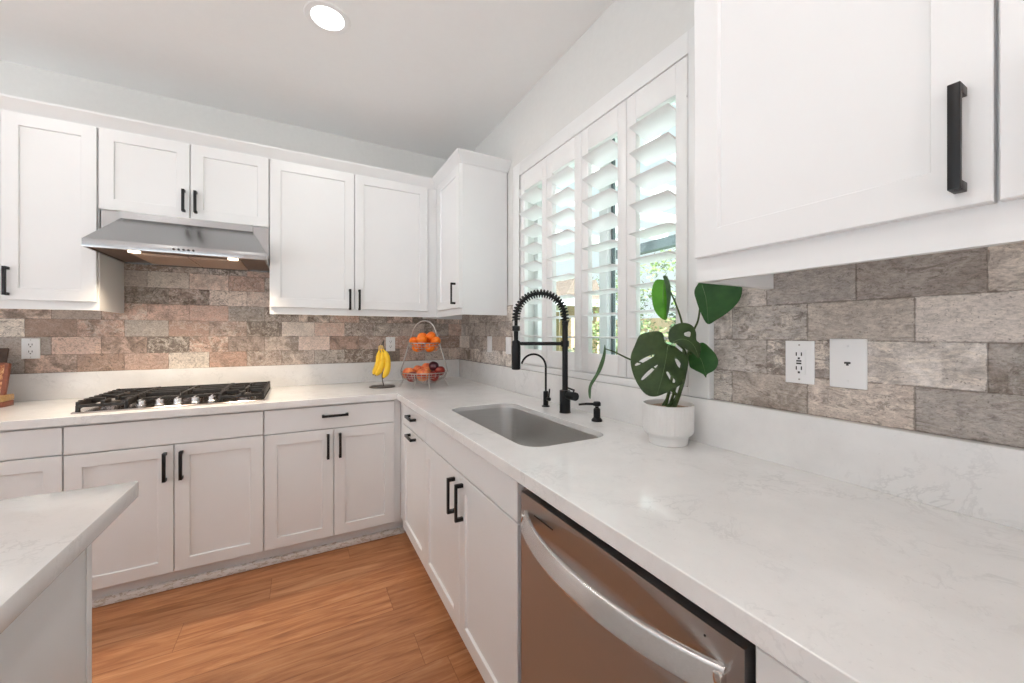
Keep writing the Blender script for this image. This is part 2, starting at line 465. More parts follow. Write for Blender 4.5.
# window: casing, sash frame, meeting stile, glass
win = bpy.data.objects.new('window_1', None); C.objects.link(win); win.location = (XW, 1.515, 1.067); win['kind'] = 'structure'
bm = NB()
box(bm, 1.203, XW, .83, .910, 1.067, 2.361, .002); box(bm, 1.203, XW, 2.120, 2.204, 1.067, 2.361, .002)
box(bm, 1.203, XW, .910, 2.120, 2.281, 2.361, .002); box(bm, 1.203, XW, .910, 2.120, 1.067, 1.098, .002)
part('casing', bm, M_trim, win)
bm = NB()
fx0, fx1 = 1.315, 1.372
box(bm, fx0, fx1, WY0, WY0+.045, WZ0, WZ1, .003); box(bm, fx0, fx1, WY1-.045, WY1, WZ0, WZ1, .003)
box(bm, fx0, fx1, WY0, WY1, WZ0, WZ0+.05, .003); box(bm, fx0, fx1, WY0, WY1, WZ1-.045, WZ1, .003)
box(bm, fx0, fx1, 1.445, 1.505, WZ0, WZ1, .003)
part('sash_frame', bm, M_vinyl, win)
bm = NB(); box(bm, 1.338, 1.352, 1.430, 1.442, WZ0+.05, WZ1-.045); part('screen_stile', bm, M_slate, win)
bm = NB()
box(bm, 1.342, 1.346, WY0+.045, 1.428, WZ0+.05, WZ1-.045); box(bm, 1.342, 1.346, 1.505, WY1-.045, WZ0+.05, WZ1-.045)
part('glass_pane', bm, M_glass, win, 0)

# plantation shutters
YB_ = [2.117, 1.815, 1.513, 1.211, .913]
names = ['white shutter panel at the far end, beside the corner wall cabinet',
         'white shutter panel second from the far end, behind the spring faucet',
         'white shutter panel third from the far end, left of the tall plant leaves',
         'white shutter panel nearest the camera, behind the potted plant']
Z0, Z1 = 1.101, 2.278; ZO0, ZO1 = 1.193, 2.166; ST = .051
def louver(y0, y1, z, tilt, w=.112, t=.0088):
    bm = NB(); loops = []
    xc = 1.221
    for y in (y0, y1):
        lp = []
        for k in range(16):
            a = 2*math.pi*k/16
            ca, sa = math.cos(a), math.sin(a)
            px = .5*w*ca; pz = .5*t*math.copysign(abs(sa)**.7, sa)
            lp.append((xc+px*math.cos(tilt)-pz*math.sin(-tilt), y, z-px*math.sin(tilt)+pz*math.cos(tilt)))
        loops.append(lp)
    loft(bm, loops); return bm
for i in range(4):
    a, b = YB_[i+1]+.0015, YB_[i]-.0015
    t = thing('plantation_shutter', names[i], 'window shutter', (1.221, (a+b)/2, Z0), 'plantation shutter panels in the kitchen window')
    bm = NB()
    box(bm, 1.207, 1.235, a, a+ST, Z0, Z1, .002); box(bm, 1.207, 1.235, b-ST, b, Z0, Z1, .002)
    part('stile', bm, M_shutter, t)
    bm = NB(); box(bm, 1.207, 1.235, a+ST, b-ST, ZO1, Z1, .002); part('top_rail', bm, M_shutter, t)
    bm = NB(); box(bm, 1.207, 1.235, a+ST, b-ST, Z0, ZO0, .002); part('bottom_rail', bm, M_shutter, t)
    pitch = .1048
    for k in range(9):
        tilt = R(17) if (k < 4) else R(2)
        if i == 0: tilt = R(15) if k < 6 else R(8)
        part('louver', louver(a+ST+.002, b-ST-.002, 2.108-pitch*k, tilt), M_shutter, t, 40)
    if i in (0, 3):
        for hz in (1.33, 2.16):
            yy = a if i == 3 else b
            bm = NB(); lathe(bm, [(.0035, hz-.03), (.0035, hz+.03)], (1.2045, yy, 0), 10); part('hinge', bm, M_plate, t)

# ------------------------------------------------------------------ cabinets
# a face maps (u along the run, z up, w out of the face) to the room
def face_back(y): return lambda u, z, w: (u, y-w, z)
def face_right(x): return lambda u, z, w: (x-w, u, z)
def shaker(F, u0, u1, z0, z1, t=.020, fw=.058, slab=False):
    bm = NB(); b = .0018
    def lp(i, w): return [F(u0+i, z0+i, w), F(u1-i, z0+i, w), F(u1-i, z1-i, w), F(u0+i, z1-i, w)]
    loops = [lp(0, 0), lp(0, t-b), lp(b, t)]
    if not slab: loops += [lp(fw, t), lp(fw+.0012, t-.0015), lp(fw+.003, t-.0085)]
    loft(bm, loops); return bm
def fbox(bm, F, u0, u1, z0, z1, w0, w1, bev=0.0):
    a, b = F(u0, z0, w0), F(u1, z1, w1)
    box(bm, min(a[0], b[0]), max(a[0], b[0]), min(a[1], b[1]), max(a[1], b[1]), min(a[2], b[2]), max(a[2], b[2]), bev)
def pull(F, u, z, L, vert=True, t=.020):
    bm = NB(); s = .0068; o = .032
    if vert:
        fbox(bm, F, u-s, u+s, z-L/2, z+L/2, t+o-.009, t+o, .0008)
        for q in (-1, 1):
            zz = z+q*(L/2-s); fbox(bm, F, u-s, u+s, zz-s, zz+s, t-.001, t+o-.004, .0006)
    else:
        fbox(bm, F, u-L/2, u+L/2, z-s, z+s, t+o-.009, t+o, .0008)
        for q in (-1, 1):
            uu = u+q*(L/2-s); fbox(bm, F, uu-s, uu+s, z-s, z+s, t-.001, t+o-.004, .0006)
    return bm
def front(cab, F, u0, u1, z0, z1, kind='door', pl=None, slab=False, fw=.058):
    d = part(kind, shaker(F, u0, u1, z0, z1, slab=slab, fw=fw), M_cab, cab)
    if pl: part('handle', pull(F, *pl), M_black, d)
    return d
HL = .140
FB = face_back(YF); FR = face_right(XB)
ZT = .866
def base_back(x0, x1, label):
    t = thing('base_cabinet', label, 'cabinet', ((x0+x1)/2, YW-.3, .1), 'white base cabinets')
    bm = NB(); box(bm, x0+.0005, x1-.0005, YF, YW-.003, .100, CU-.002); part('carcass', bm, M_cab, t); return t
def base_right(y0, y1, label, z0=.122):
    t = thing('base_cabinet', label, 'cabinet', (XW-.3, (y0+y1)/2, z0), 'white base cabinets')
    return t
c = base_back(-1.66, -.9415, 'white base cabinet with a drawer at the left picture edge, behind the island')
front(c, FB, -1.405, -.9435, .745, ZT, 'drawer', slab=True)
front(c, FB, -1.405, -.9435, .105, .739, 'door')
front(c, FB, -1.655, -1.409, .745, ZT, 'drawer', slab=True)
front(c, FB, -1.655, -1.409, .105, .739, 'door', fw=.05)
c = base_back(-.9410, -.1790, 'white two-door base cabinet right below the gas cooktop')
front(c, FB, -.9385, -.1815, .741, ZT, 'front_panel', slab=True)
front(c, FB, -.9385, -.5575, .105, .735, 'door', (-.588, .634, HL))
front(c, FB, -.5535, -.1815, .105, .735, 'door', (-.525, .634, HL))
c = base_back(-.1785, .5565, 'white base cabinet with wide drawer and two doors left of the inside corner')
front(c, FB, -.1760, .5130, .737, ZT, 'drawer', (.174, .812, HL, False), slab=True)
front(c, FB, -.1760, .1650, .105, .731, 'door', (.136, .634, HL))
front(c, FB, .1690, .5130, .105, .731, 'door', (.200, .634, HL))
# right run
def body_right(t, y0, y1, top=CU-.002, z0=.118):
    bm = NB(); box(bm, XB, XW-.003, y0+.0005, y1-.0005, z0, top); part('carcass', bm, M_cab, t)
c = base_right(1.888, 2.511, 'narrow white base cabinet with two stacked black pulls at the inside corner')
body_right(c, 1.888, 2.511)
front(c, FR, 1.890, 2.370, .752, ZT+.004, 'drawer', (2.125, .826, .130, False), slab=True)
front(c, FR, 1.890, 2.370, .125, .746, 'door', (2.125, .720, .130, False))
c = base_right(.955, 1.888, 'white two-door sink base cabinet left of the dishwasher')
bm = NB()
box(bm, XB, XB+.020, .9555, 1.8875, .118, CU-.002); box(bm, XB+.02, XW-.003, .9555, .9735, .118, CU-.002); box(bm, XB+.02, XW-.003, 1.8695, 1.8875, .118, CU-.002)
box(bm, XB+.02, XW-.003, .9735, 1.8695, .118, .136)
part('carcass', bm, M_cab, c)
front(c, FR, .958, 1.886, .752, ZT+.004, 'front_panel', slab=True)
front(c, FR, 1.422, 1.886, .125, .746, 'door', (1.468, .646, HL))
front(c, FR, .958, 1.418, .125, .746, 'door', (1.380, .650, HL))
c = base_right(-.9, .305, 'white base cabinet right of the dishwasher, at the bottom picture edge')
body_right(c, -.9, .305)
front(c, FR, -.30, .303, .725, ZT, 'drawer', slab=True)
front(c, FR, -.30, .303, .125, .720, 'door')
front(c, FR, -.895, -.304, .725, ZT, 'drawer', slab=True)
front(c, FR, -.895, -.304, .125, .720, 'door')
# plinths with the worn shoe moulding at the floor
t = thing('toe_kick_board', 'white recessed toe kick with worn moulding under the cooktop wall cabinets', 'toe kick', (-.5, 2.57, 0))
bm = NB(); box(bm, -1.66, .60, 2.560, 2.575, .001, .099); part('board', bm, M_cab, t)
bm = NB(); box(bm, -1.66, .585, 2.530, 2.560, .001, .036, .004); part('shoe_moulding', bm, M_shoe, t)
t = thing('toe_kick_board', 'white recessed toe kick under the sink side cabinets', 'toe kick', (.62, 1.0, 0))
bm = NB(); box(bm, .604, .620, .945, 2.528, .001, .117); part('board', bm, M_cab, t)

# wall cabinets
ZB, ZD, ZTOP = 1.411, 1.455, 2.378
def hang(t, x0, x1, y0, y1, zb, zt, open_side):
    """carcass whose floor sits above the rail; open_side: the wall it hangs on"""
    bm = NB(); q = .018; fl = zb+.052
    box(bm, x0, x1, y0, y1, fl, zt)
    if open_side == 'back':
        box(bm, x0, x1, y0, y0+q, zb, fl); box(bm, x0, x0+q, y0+q, y1, zb, fl); box(bm, x1-q, x1, y0+q, y1, zb, fl)
    else:
        box(bm, x0, x0+q, y0, y1, zb, fl); box(bm, x0+q, x1, y0, y0+q, zb, fl); box(bm, x0+q, x1, y1-q, y1, zb, fl)
    return part('carcass', bm, M_cab, t)
YU = 2.868; UB = face_back(YU)
def wall_cab(x, y, z, label): return thing('wall_cabinet', label, 'cabinet', (x, y, z), 'white wall cabinets')
c = wall_cab(-1.3, 3.0, ZB, 'white wall cabinet left of the range hood, at the left picture edge')
hang(c, -1.64, -.9455, YU, YT-.001, ZB, 2.43, 'back')
front(c, UB, -1.288, -.9510, ZD, ZTOP, 'door', (-1.264, 1.545, HL))
front(c, UB, -1.634, -1.292, ZD, ZTOP, 'door')
c = wall_cab(-.56, 3.0, 1.945, 'short white two-door wall cabinet directly above the range hood')
bm = NB(); box(bm, -.9445, -.1765, YU, YW-.001, 1.955, 2.43); part('carcass', bm, M_cab, c)
front(c, UB, -.9430, -.5650, 1.950, ZTOP, 'door', (-.590, 2.045, .125))
front(c, UB, -.5610, -.1790, 1.950, ZTOP, 'door', (-.536, 2.045, .125))
c = wall_cab(.37, 3.0, ZB, 'tall white two-door wall cabinet right of the range hood')
hang(c, -.1755, .9045, YU, YT-.001, ZB, 2.43, 'back')
front(c, UB, -.1730, .3180, ZD, ZTOP, 'door', (.290, 1.518, HL))
front(c, UB, .3220, .8300, ZD, ZTOP, 'door', (.350, 1.518, HL))
UR = face_right(.905)
c = wall_cab(1.07, 2.6, ZB, 'white corner wall cabinet with one door beside the window')
hang(c, .9055, XT-.001, 2.335, YT-.001, ZB, 2.43, 'right')
front(c, UR, 2.341, 2.780, ZD, ZTOP, 'door', (2.410, 1.55, HL))
RX = .905; UR2 = face_right(RX)
c = wall_cab(1.07, .3, 1.42, 'large white wall cabinet close to the camera, right of the window')
hang(c, RX, XT-.001, -.90, .658, 1.420, 2.43, 'right')
front(c, UR2, .162, .652, 1.480, ZTOP, 'door', (.194, 1.581, .158), fw=.064)
front(c, UR2, -.37, .157, 1.480, ZTOP, 'door', (.10, 1.583, .172))
front(c, UR2, -.89, -.374, 1.480, ZTOP, 'door')
# crown moulding, one mitred run
def crown(path_fn, label, loc):
    prof = [(-.015, 2.381), (.004, 2.381), (.006, 2.388), (.048, 2.436), (.050, 2.446), (-.015, 2.446)]
    bm = NB(); ns = len(path_fn(0))
    loops = [[(path_fn(o)[k][0], path_fn(o)[k][1], z) for o, z in prof] for k in range(ns)]
    loft(bm, loops)
    return tag(part('crown_moulding', bm, M_cab, None, 25, loc), label, 'crown moulding')
crown(lambda o: [(-1.64, YU-o), (.905-o, YU-o), (.905-o, 2.335-o), (XW-.001, 2.335-o)],
      'white crown moulding along the tops of the cooktop wall and corner cabinets', (0, 2.8, 2.44))
crown(lambda o: [(XW-.001, .658+o), (RX-o, .658+o), (RX-o, -.9)], 'white crown moulding above the large right wall cabinet', (.95, .3, 2.44))

# ------------------------------------------------------------------ worktop with sink cut-out and upstands
SX0, SX1, SY0, SY1, SR = .643, 1.000, 1.076, 1.858, .075
def prism_with_hole(outer, hole, z0, z1):
    bm = NB(); ed = []
    def ring(pts):
        vs = [bm.verts.new((p[0], p[1], z1)) for p in pts]
        return [bm.edges.new((vs[i], vs[(i+1) % len(vs)])) for i in range(len(vs))]
    ed += ring(outer)
    if hole: ed += ring(hole)
    bmesh.ops.triangle_fill(bm, use_beauty=True, edges=ed)
    fs = bm.faces[:]
    ret = bmesh.ops.extrude_face_region(bm, geom=fs)
    vs = [v for v in ret['geom'] if isinstance(v, bmesh.types.BMVert)]
    bmesh.ops.translate(bm, vec=(0, 0, z0-z1), verts=vs)
    return bm
out = [(-1.66, CY), (CX, CY), (CX, -.92), (XW-.001, -.92), (XW-.001, YW-.001), (-1.66, YW-.001)]
hole = rrect(SX0, SX1, SY0, SY1, SR, 8)
wt = thing('kitchen_worktop', 'white veined quartz worktop running round the corner past sink and cooktop', 'worktop', (.9, 2.8, CU))
o = part('slab', prism_with_hole(out, hole, CU, CT), M_quartz, wt, 30)
md = o.modifiers.new('edge', 'BEVEL'); md.width = .002; md.segments = 2; md.limit_method = 'ANGLE'; md.angle_limit = R(60)
bm = NB(); box(bm, -1.66, XS, YS, YW-.001, CT, 1.065, .0012); part('upstand', bm, M_quartz, wt)
bm = NB(); box(bm, XS, XW-.001, -.92, YW-.001, CT, 1.065, .0012); part('upstand', bm, M_quartz, wt)

# sink
t = thing('kitchen_sink', 'undermount brushed steel sink basin set into the worktop', 'sink', (.8275, 1.4675, .64))
bm = NB(); loops = []
zr = CT-.021
def rr3(i, z, r): return [(p[0], p[1], z) for p in rrect(SX0+i, SX1-i, SY0+i, SY1-i, r, 8)]
prof = [(.0006, zr-.002, SR), (.0006, zr, SR), (.003, zr, SR-.002), (.004, zr-.008, SR-.002), (.006, zr-.17, SR-.004), (.012, zr-.192, SR-.008),
        (.028, zr-.203, SR-.02), (.09, zr-.207, .05), (.13, zr-.209, .03)]
loft(bm, [rr3(*q) for q in prof], False, True)
part('basin', bm, M_steel_sink, t, 50)
bm = NB(); lathe(bm, [(.0, zr-.206), (.030, zr-.206), (.040, zr-.2065), (.045, zr-.208)], (.83, 1.47, 0), 28, cap1=False); part('drain', bm, M_tray, t)

# ------------------------------------------------------------------ island
t = thing('kitchen_island', 'white island cabinet at the lower left of the picture', 'island', (-1.0, .2, 0))
bm = NB(); box(bm, -1.9, -.387, -1.2, 1.130, .0, CU-.004, .002); part('body', bm, M_cab, t)
bm = NB(); box(bm, -.387, -.3845, 1.112, 1.132, .0, CU-.004, .001); box(bm, -.387, -.381, -1.2, 1.070, .0, .09, .001)
part('corner_trim', bm, M_cab, t)
bm = NB(); box(bm, -1.95, -.362, -1.25, 1.316, CU-.002, CT, .0025)
tag(part('island_worktop', bm, M_quartz, None, 30, (-1.1, 0, CU)), 'white quartz slab on top of the island', 'worktop')

# ------------------------------------------------------------------ dishwasher
DX = .530; DY0, DY1, DZ0, DZ1 = .314, .926, .115, .855
t = thing('dishwasher', 'stainless steel dishwasher with a bowed bar handle under the worktop', 'dishwasher', (.8, .62, 0))
bm = NB(); box(bm, .575, XW-.01, .309, .942, .02, CU-.003); part('tub', bm, M_gap, t)
def scoop(y, z):
    s = (y-.621)/.288
    if abs(s) >= 1: return 0.0
    top = .797+.050*(1-s*s)
    if z >= top or z <= .705: return 0.0
    k = (top-z)/(top-.775) if z > .775 else (z-.705)/.07
    k = max(0, min(1, k))
    return .017*(1-s*s)*(k if z > .775 else k*k*(3-2*k))
bm = NB(); NY, NZ = 60, 0
zs = [DZ0, .3, .5, .65]+[.69+.0035*i for i in range(48)]+[DZ1]
ys = [DY0+(DY1-DY0)*i/NY for i in range(NY+1)]
grid = [[bm.verts.new((DX+scoop(y, z)+.0015*abs((y-.621)/.305)**8, y, z)) for y in ys] for z in zs]
for a, b in zip(grid, grid[1:]):
    for i in range(NY): bm.faces.new((a[i], a[i+1], b[i+1], b[i]))
bmesh.ops.recalc_face_normals(bm, faces=bm.faces)
# solid slab behind the pressed face
bk = [[bm.verts.new((DX+.04, y, z)) for y in (DY0, DY1)] for z in (DZ0, DZ1)]
bot, topr = grid[0], grid[-1]
bm.faces.new(bot[:]+[bk[0][1], bk[0][0]]); bm.faces.new(topr[:]+[bk[1][1], bk[1][0]])
bm.faces.new([g_[0] for g_ in grid]+[bk[1][0], bk[0][0]]); bm.faces.new([g_[-1] for g_ in grid]+[bk[1][1], bk[0][1]])
bm.faces.new((bk[0][0], bk[0][1], bk[1][1], bk[1][0]))
door = part('door', bm, M_steel_dw, t, 25)
bm = NB(); loops = []
for i in range(33):
    s = -1+2*i/32; y = .621+.281*s
    x = DX-.004-.058*(1-s*s)**.9
    hz = .0195; th = .010
    zc = .793
    lp = []
    for k in range(16):
        a = 2*math.pi*(k+.5)/16; ca, sa = math.cos(a), math.sin(a)
        sx = math.copysign(abs(ca)**.22, ca); sz = math.copysign(abs(sa)**.22, sa)
        lp.append((x+th*.5*sx+.0065*sz, y, zc+hz*sz))
    loops.append(lp)
loft(bm, loops)
for q in (-1, 1):
    box(bm, DX-.014, DX+.004, .621+q*.276-.006, .621+q*.276+.006, .781, .805, .002)
part('handle', bm, M_steel_bar, door, 40)
bm = NB(); box(bm, DX-.0006, DX+.001, .772, .856, .8145, .8175); part('vent_slot', bm, M_slot, door)
bm = NB(); lathe(bm, [(.0018, DX-.0008), (.0018, DX+.001)], (0, .372, .836), 12, 'X'); part('indicator', bm, M_slot, door)
bm = NB(); box(bm, .60, .62, DY0, DY1, .005, .110); part('kick_plate', bm, M_gap, t)

# ------------------------------------------------------------------ range hood
t = thing('range_hood', 'stainless steel range hood under the short wall cabinet', 'range hood', (-.56, 2.9, 1.712))
hx0, hx1, hyf, hz = -.938, -.178, 2.655, 1.712
bm = NB()
L0 = [(hx0, hyf, hz+.040), (hx1, hyf, hz+.040), (hx1, 3.18, hz+.040), (hx0, 3.18, hz+.040)]
tx0, tx1, ty, tz = -.858, -.262, 2.850, 1.912
L1 = [(tx0, ty, tz), (tx1, ty, tz), (tx1, 3.18, tz), (tx0, 3.18, tz)]
loft(bm, [L0, L1])
part('canopy', bm, M_steel_hood, t, 0)
bm = NB(); box(bm, hx0, hx1, 2.862, 3.19, 1.752, 1.953); part('duct_cover', bm, M_steel_hood, t, 0)
bm = NB(); box(bm, -.858, -.262, 2.849, 2.862, 1.9115, 1.952); part('fascia', bm, M_steel_hood, t)
bm = NB()
box(bm, hx0, hx1, hyf-.004, hyf+.010, hz, hz+.041, .0015); box(bm, hx0, hx0+.010, hyf+.010, 3.19, hz, hz+.041); box(bm, hx1-.010, hx1, hyf+.010, 3.19, hz, hz+.041)
box(bm, hx0+.01, hx1-.01, 3.17, 3.19, hz, hz+.041)
lip = part('lip', bm, M_steel_hood, t)
for k in range(5):
    bm = NB(); lathe(bm, [(.0055, -.006), (.0055, .002), (.0045, .004)], (-.592+.0205*k, hyf-.002, hz+.021), 14, 'Y')
    part('button', bm, M_slot, lip)
bm = NB(); box(bm, hx0+.01, hx1-.01, hyf+.01, 3.17, hz+.0085, hz+.016); part('under_plate', bm, M_under, t)
for x0, x1 in ((-.80, -.562), (-.554, -.316)):
    bm = NB(); box(bm, x0, x1, 2.78, 3.14, hz+.001, hz+.008)
    n = 14
    for k in range(n): box(bm, x0+.01+(x1-x0-.02)*k/n, x0+.01+(x1-x0-.02)*(k+.6)/n, 2.80, 3.12, hz-.002, hz+.001)
    part('filter', bm, M_filter, t)
for lx in (-.768, -.345):
    bm = NB(); lathe(bm, [(.025, hz-.0005), (.025, hz+.008)], (lx, 2.725, 0), 24); part('lamp', bm, M_hoodlamp, t)
    ld = bpy.data.lights.new('hood_lamp_light', 'SPOT'); ld.energy = HOOD_POWER*4; ld.color = (1, .80, .58); ld.spot_size = R(125); ld.spot_blend = 1.0; ld.shadow_soft_size = .03
    lo = bpy.data.objects.new('hood_lamp_light', ld); C.objects.link(lo); lo.parent = t; lo.location = Vector((lx, 2.725, hz-.004))-t.location

# ------------------------------------------------------------------ cooktop
t = thing('gas_cooktop', 'gas cooktop with black iron grates and five steel knobs', 'cooktop', (-.56, 2.81, CT))
gx0, gx1, gy0, gy1 = -.940, -.178, 2.546, 3.085
bm = NB(); loft(bm, [[(p[0], p[1], z) for p in rrect(gx0+i, gx1-i, gy0+i, gy1-i, .012, 4)] for i, z in ((0, CT), (0, CT+.005), (.004, CT+.008), (.018, CT+.005), (.024, CT+.0045))])
part('tray', bm, M_tray, t)
def burner(x, y, r):
    bm = NB(); lathe(bm, [(r+.012, CT+.004), (r+.012, CT+.010), (r, CT+.013), (r*.96, CT+.022), (r*.4, CT+.022)], (x, y, 0), 28); b = part('burner', bm, M_tray, t)
    bm = NB(); lathe(bm, [(r*.86, CT+.0225), (r*.86, CT+.029), (r*.75, CT+.031)], (x, y, 0), 28); part('cap', bm, M_iron, b)
for x, y, r in ((-.842, 2.70, .035), (-.842, 2.95, .042), (-.56, 2.90, .055), (-.286, 2.70, .035), (-.286, 2.95, .042)): burner(x, y, r)
def grate(x0, x1, y0, y1, ridge=0):
    bm = NB(); zt = CT+.052; zb = CT+.030; w = .013
    def bar(ax, ay, bx, by, za=zb, zc=zt): box(bm, min(ax, bx)-w/2, max(ax, bx)+w/2, min(ay, by)-w/2, max(ay, by)+w/2, za, zc, .002)
    bar(x0, y0, x1, y0, zb-.006, zb+.008); bar(x0, y1, x1, y1, CT+.016); bar(x0, y0, x0, y1, CT+.018); bar(x1, y0, x1, y1, CT+.018)
    ym = (y0+y1)/2; xm = (x0+x1)/2
    bar(x0, ym, x1, ym)
    for yc in ((y0+ym)/2, (ym+y1)/2):
        bar(x0, yc, xm-.035, yc); bar(xm+.035, yc, x1, yc)
    for ya, yb in ((y0, y0+.075), (ym-.075, ym), (ym, ym+.075), (y1-.075, y1)): bar(xm, ya, xm, yb)
    for xx in (x0, x1):
        for yy in (y0, y1): box(bm, xx-.007, xx+.007, yy-.007, yy+.007, CT+.005, zb+.004, .001)
        for k in range(9):
            yy = y0+(y1-y0)*(k+.5)/9
            box(bm, xx-.0065, xx+.0065, yy-.010, yy+.010, zt-.002, zt+.004, .001)
    part('grate', bm, M_iron, t)
grate(-.926, -.757, 2.585, 3.070); grate(-.747, -.392, 2.715, 3.070); grate(-.382, -.190, 2.585, 3.070)
for k in range(5):
    x = -.716+.0725*k; y = 2.632
    bm = NB(); lathe(bm, [(.021, CT+.005), (.021, CT+.010), (.0185, CT+.012), (.0170, CT+.030), (.0155, CT+.033)], (x, y, 0), 22)
    kb = part('knob', bm, M_knob, t)
    bm = NB(); box(bm, x-.0045, x+.0045, y-.0165, y+.0165, CT+.031, CT+.041, .0015); part('grip', bm, M_knob, kb)

# ------------------------------------------------------------------ taps
fxy = Vector((1.097, 1.494, 0)); sd = Vector((-.203, .113, 0)).normalized(); RCH = .232
t = thing('kitchen_faucet', 'tall matte black spring faucet behind the sink', 'faucet', (1.097, 1.494, CT))
bm = NB(); lathe(bm, [(.027, CT), (.027, CT+.004), (.0255, CT+.006), (.0255, CT+.104), (.024, CT+.106), (.0135, CT+.107)], fxy, 28); part('base', bm, M_faucet, t)
bm = NB(); lathe(bm, [(.0135, CT+.105), (.0135, 1.325), (.0155, 1.327), (.0155, 1.345), (.011, 1.347)], fxy, 22); part('column', bm, M_faucet, t)
AR = RCH/2; zc = 1.362
arch = [fxy+Vector((0, 0, 1.335)), fxy+Vector((0, 0, 1.35))]
for k in range(0, 41):
    a = math.pi*k/40
    arch.append(fxy+sd*(AR-AR*math.cos(a))+Vector((0, 0, zc+AR*math.sin(a))))
hd = fxy+sd*RCH
arch += [hd+Vector((0, 0, 1.345)), hd+Vector((0, 0, 1.30))]
bm = NB(); tube(bm, arch, .0082, 12); hose = part('hose', bm, M_faucet, t, 60)
# spring wound round the hose
L = [0]
for a, b in zip(arch, arch[1:]): L.append(L[-1]+(b-a).length)
def at(s):
    for i in range(len(arch)-1):
        if s <= L[i+1]:
            f = (s-L[i])/(L[i+1]-L[i]); return arch[i].lerp(arch[i+1], f), (arch[i+1]-arch[i]).normalized()
    return arch[-1], (arch[-1]-arch[-2]).normalized()
side = sd.cross(Vector((0, 0, 1))).normalized(); pts = []
turns = 28; s0, s1 = .012, L[-1]-.05
for k in range(turns*12+1):
    s = s0+(s1-s0)*k/(turns*12); p, tg = at(s); nn = side.cross(tg).normalized(); a = 2*math.pi*k/12
    pts.append(p+(nn*math.cos(a)+side*math.sin(a))*.0172)
bm = NB(); tube(bm, pts, .0033, 8); part('spring', bm, M_faucet, t, 60)
bm = NB(); lathe(bm, [(.012, 1.325), (.0185, 1.322), (.0185, 1.302), (.0115, 1.298), (.0105, 1.258), (.0135, 1.252)], hd, 22); part('collar', bm, M_faucet, t)
bm = NB(); lathe(bm, [(.012, 1.256), (.0165, 1.250), (.0205, 1.232), (.0215, 1.225), (.0215, 1.125), (.020, 1.118), (.014, 1.116)], hd, 26); part('spray_head', bm, M_faucet, t)
bm = NB(); tube(bm, [fxy+Vector((0, 0, 1.240)), hd+Vector((0, 0, 1.240))], .0085, 14)
lathe(bm, [(.019, 1.226), (.019, 1.254)], fxy, 20); lathe(bm, [(.0195, 1.236), (.0195, 1.252)], hd, 20); part('holder_arm', bm, M_faucet, t)
bm = NB(); lathe(bm, [(.0185, -.082), (.0195, -.080), (.0195, -.026), (.015, -.020)], (1.097, 1.494, 1.000), 24, 'Y'); hb = part('valve', bm, M_faucet, t)
bm = NB(); tube(bm, [(1.097, 1.430, 1.018), (1.097, 1.425, 1.028), (1.10, 1.475, 1.032)], .0045, 8); part('lever', bm, M_faucet, hb)

t = thing('filter_tap', 'slim black drinking water tap with curved spout behind the sink', 'tap', (1.103, 1.668, CT))
c0 = Vector((1.103, 1.668, 0))
bm = NB(); lathe(bm, [(.021, CT), (.021, CT+.004), (.0135, CT+.007), (.0135, CT+.075), (.010, CT+.079), (.006, CT+.080)], c0, 22); part('body', bm, M_faucet, t)
sd2 = Vector((-.9, .44, 0)).normalized()
p = [c0+Vector((0, 0, CT+.07)), c0+Vector((0, 0, 1.10))]
for k in range(25):
    a = R(165)*k/24; p.append(c0+sd2*(.063-.063*math.cos(a))+Vector((0, 0, 1.116+.066*math.sin(a))))
bm = NB(); tube(bm, p, .0052, 10); part('spout', bm, M_faucet, t, 60)
bm = NB(); lathe(bm, [(.0095, -.034), (.0095, -.008)], (1.103, 1.668, .955), 16, 'Y'); tube(bm, [(1.103, 1.642, .955), (1.103, 1.638, .975), (1.102, 1.632, 1.008)], .0038, 8); part('lever', bm, M_faucet, t)

t = thing('soap_dispenser', 'short black soap pump right of the spring faucet', 'soap dispenser', (1.11, 1.284, CT))
c0 = (1.11, 1.284, 0)
bm = NB(); lathe(bm, [(.023, CT), (.023, CT+.006), (.0175, CT+.013), (.0145, CT+.016), (.0145, CT+.050), (.011, CT+.056)], c0, 24); part('body', bm, M_faucet, t)
bm = NB(); lathe(bm, [(.008, CT+.055), (.008, CT+.063), (.0165, CT+.066), (.0165, CT+.078), (.012, CT+.083)], c0, 22)
tube(bm, [(1.11, 1.284, CT+.072), (1.072, 1.305, CT+.0735), (1.042, 1.322, CT+.070)], [.0058, .0052, .0045], 10); part('pump_nozzle', bm, M_faucet, t)

# ------------------------------------------------------------------ ceiling lamp
lights = []
def can(x, y, label):
    t = thing('ceiling_light', label, 'ceiling light', (x, y, ZC), 'recessed ceiling lights')
    bm = NB(); lathe(bm, [(.072, ZC-.003), (.074, ZC-.005), (.098, ZC-.004), (.102, ZC-.0005)], (x, y, 0), 40, cap0=False, cap1=False); part('trim_ring', bm, M_plate, t)
    bm = NB(); lathe(bm, [(.001, ZC-.0035), (.060, ZC-.0035), (.0722, ZC-.003)], (x, y, 0), 40, cap1=False); part('lens', bm, M_lamp, t)
    ld = bpy.data.lights.new('can_light', 'AREA'); ld.shape = 'DISK'; ld.size = .14; ld.energy = CAN_POWER; ld.color = (1, .97, .93)
    lo = bpy.data.objects.new('can_light', ld); C.objects.link(lo); lo.parent = t; lo.location = (0, 0, -.008)
can(.11, 2.035, 'round recessed ceiling light above the sink corner')
can(-1.35, 2.035, 'added unseen recessed ceiling light left of the picture, above the island aisle')  # this can and the next two are unseen, added to light the room
can(.11, .30, 'added unseen recessed ceiling light almost above the camera')
can(-1.35, .30, 'added unseen recessed ceiling light above the middle of the island')

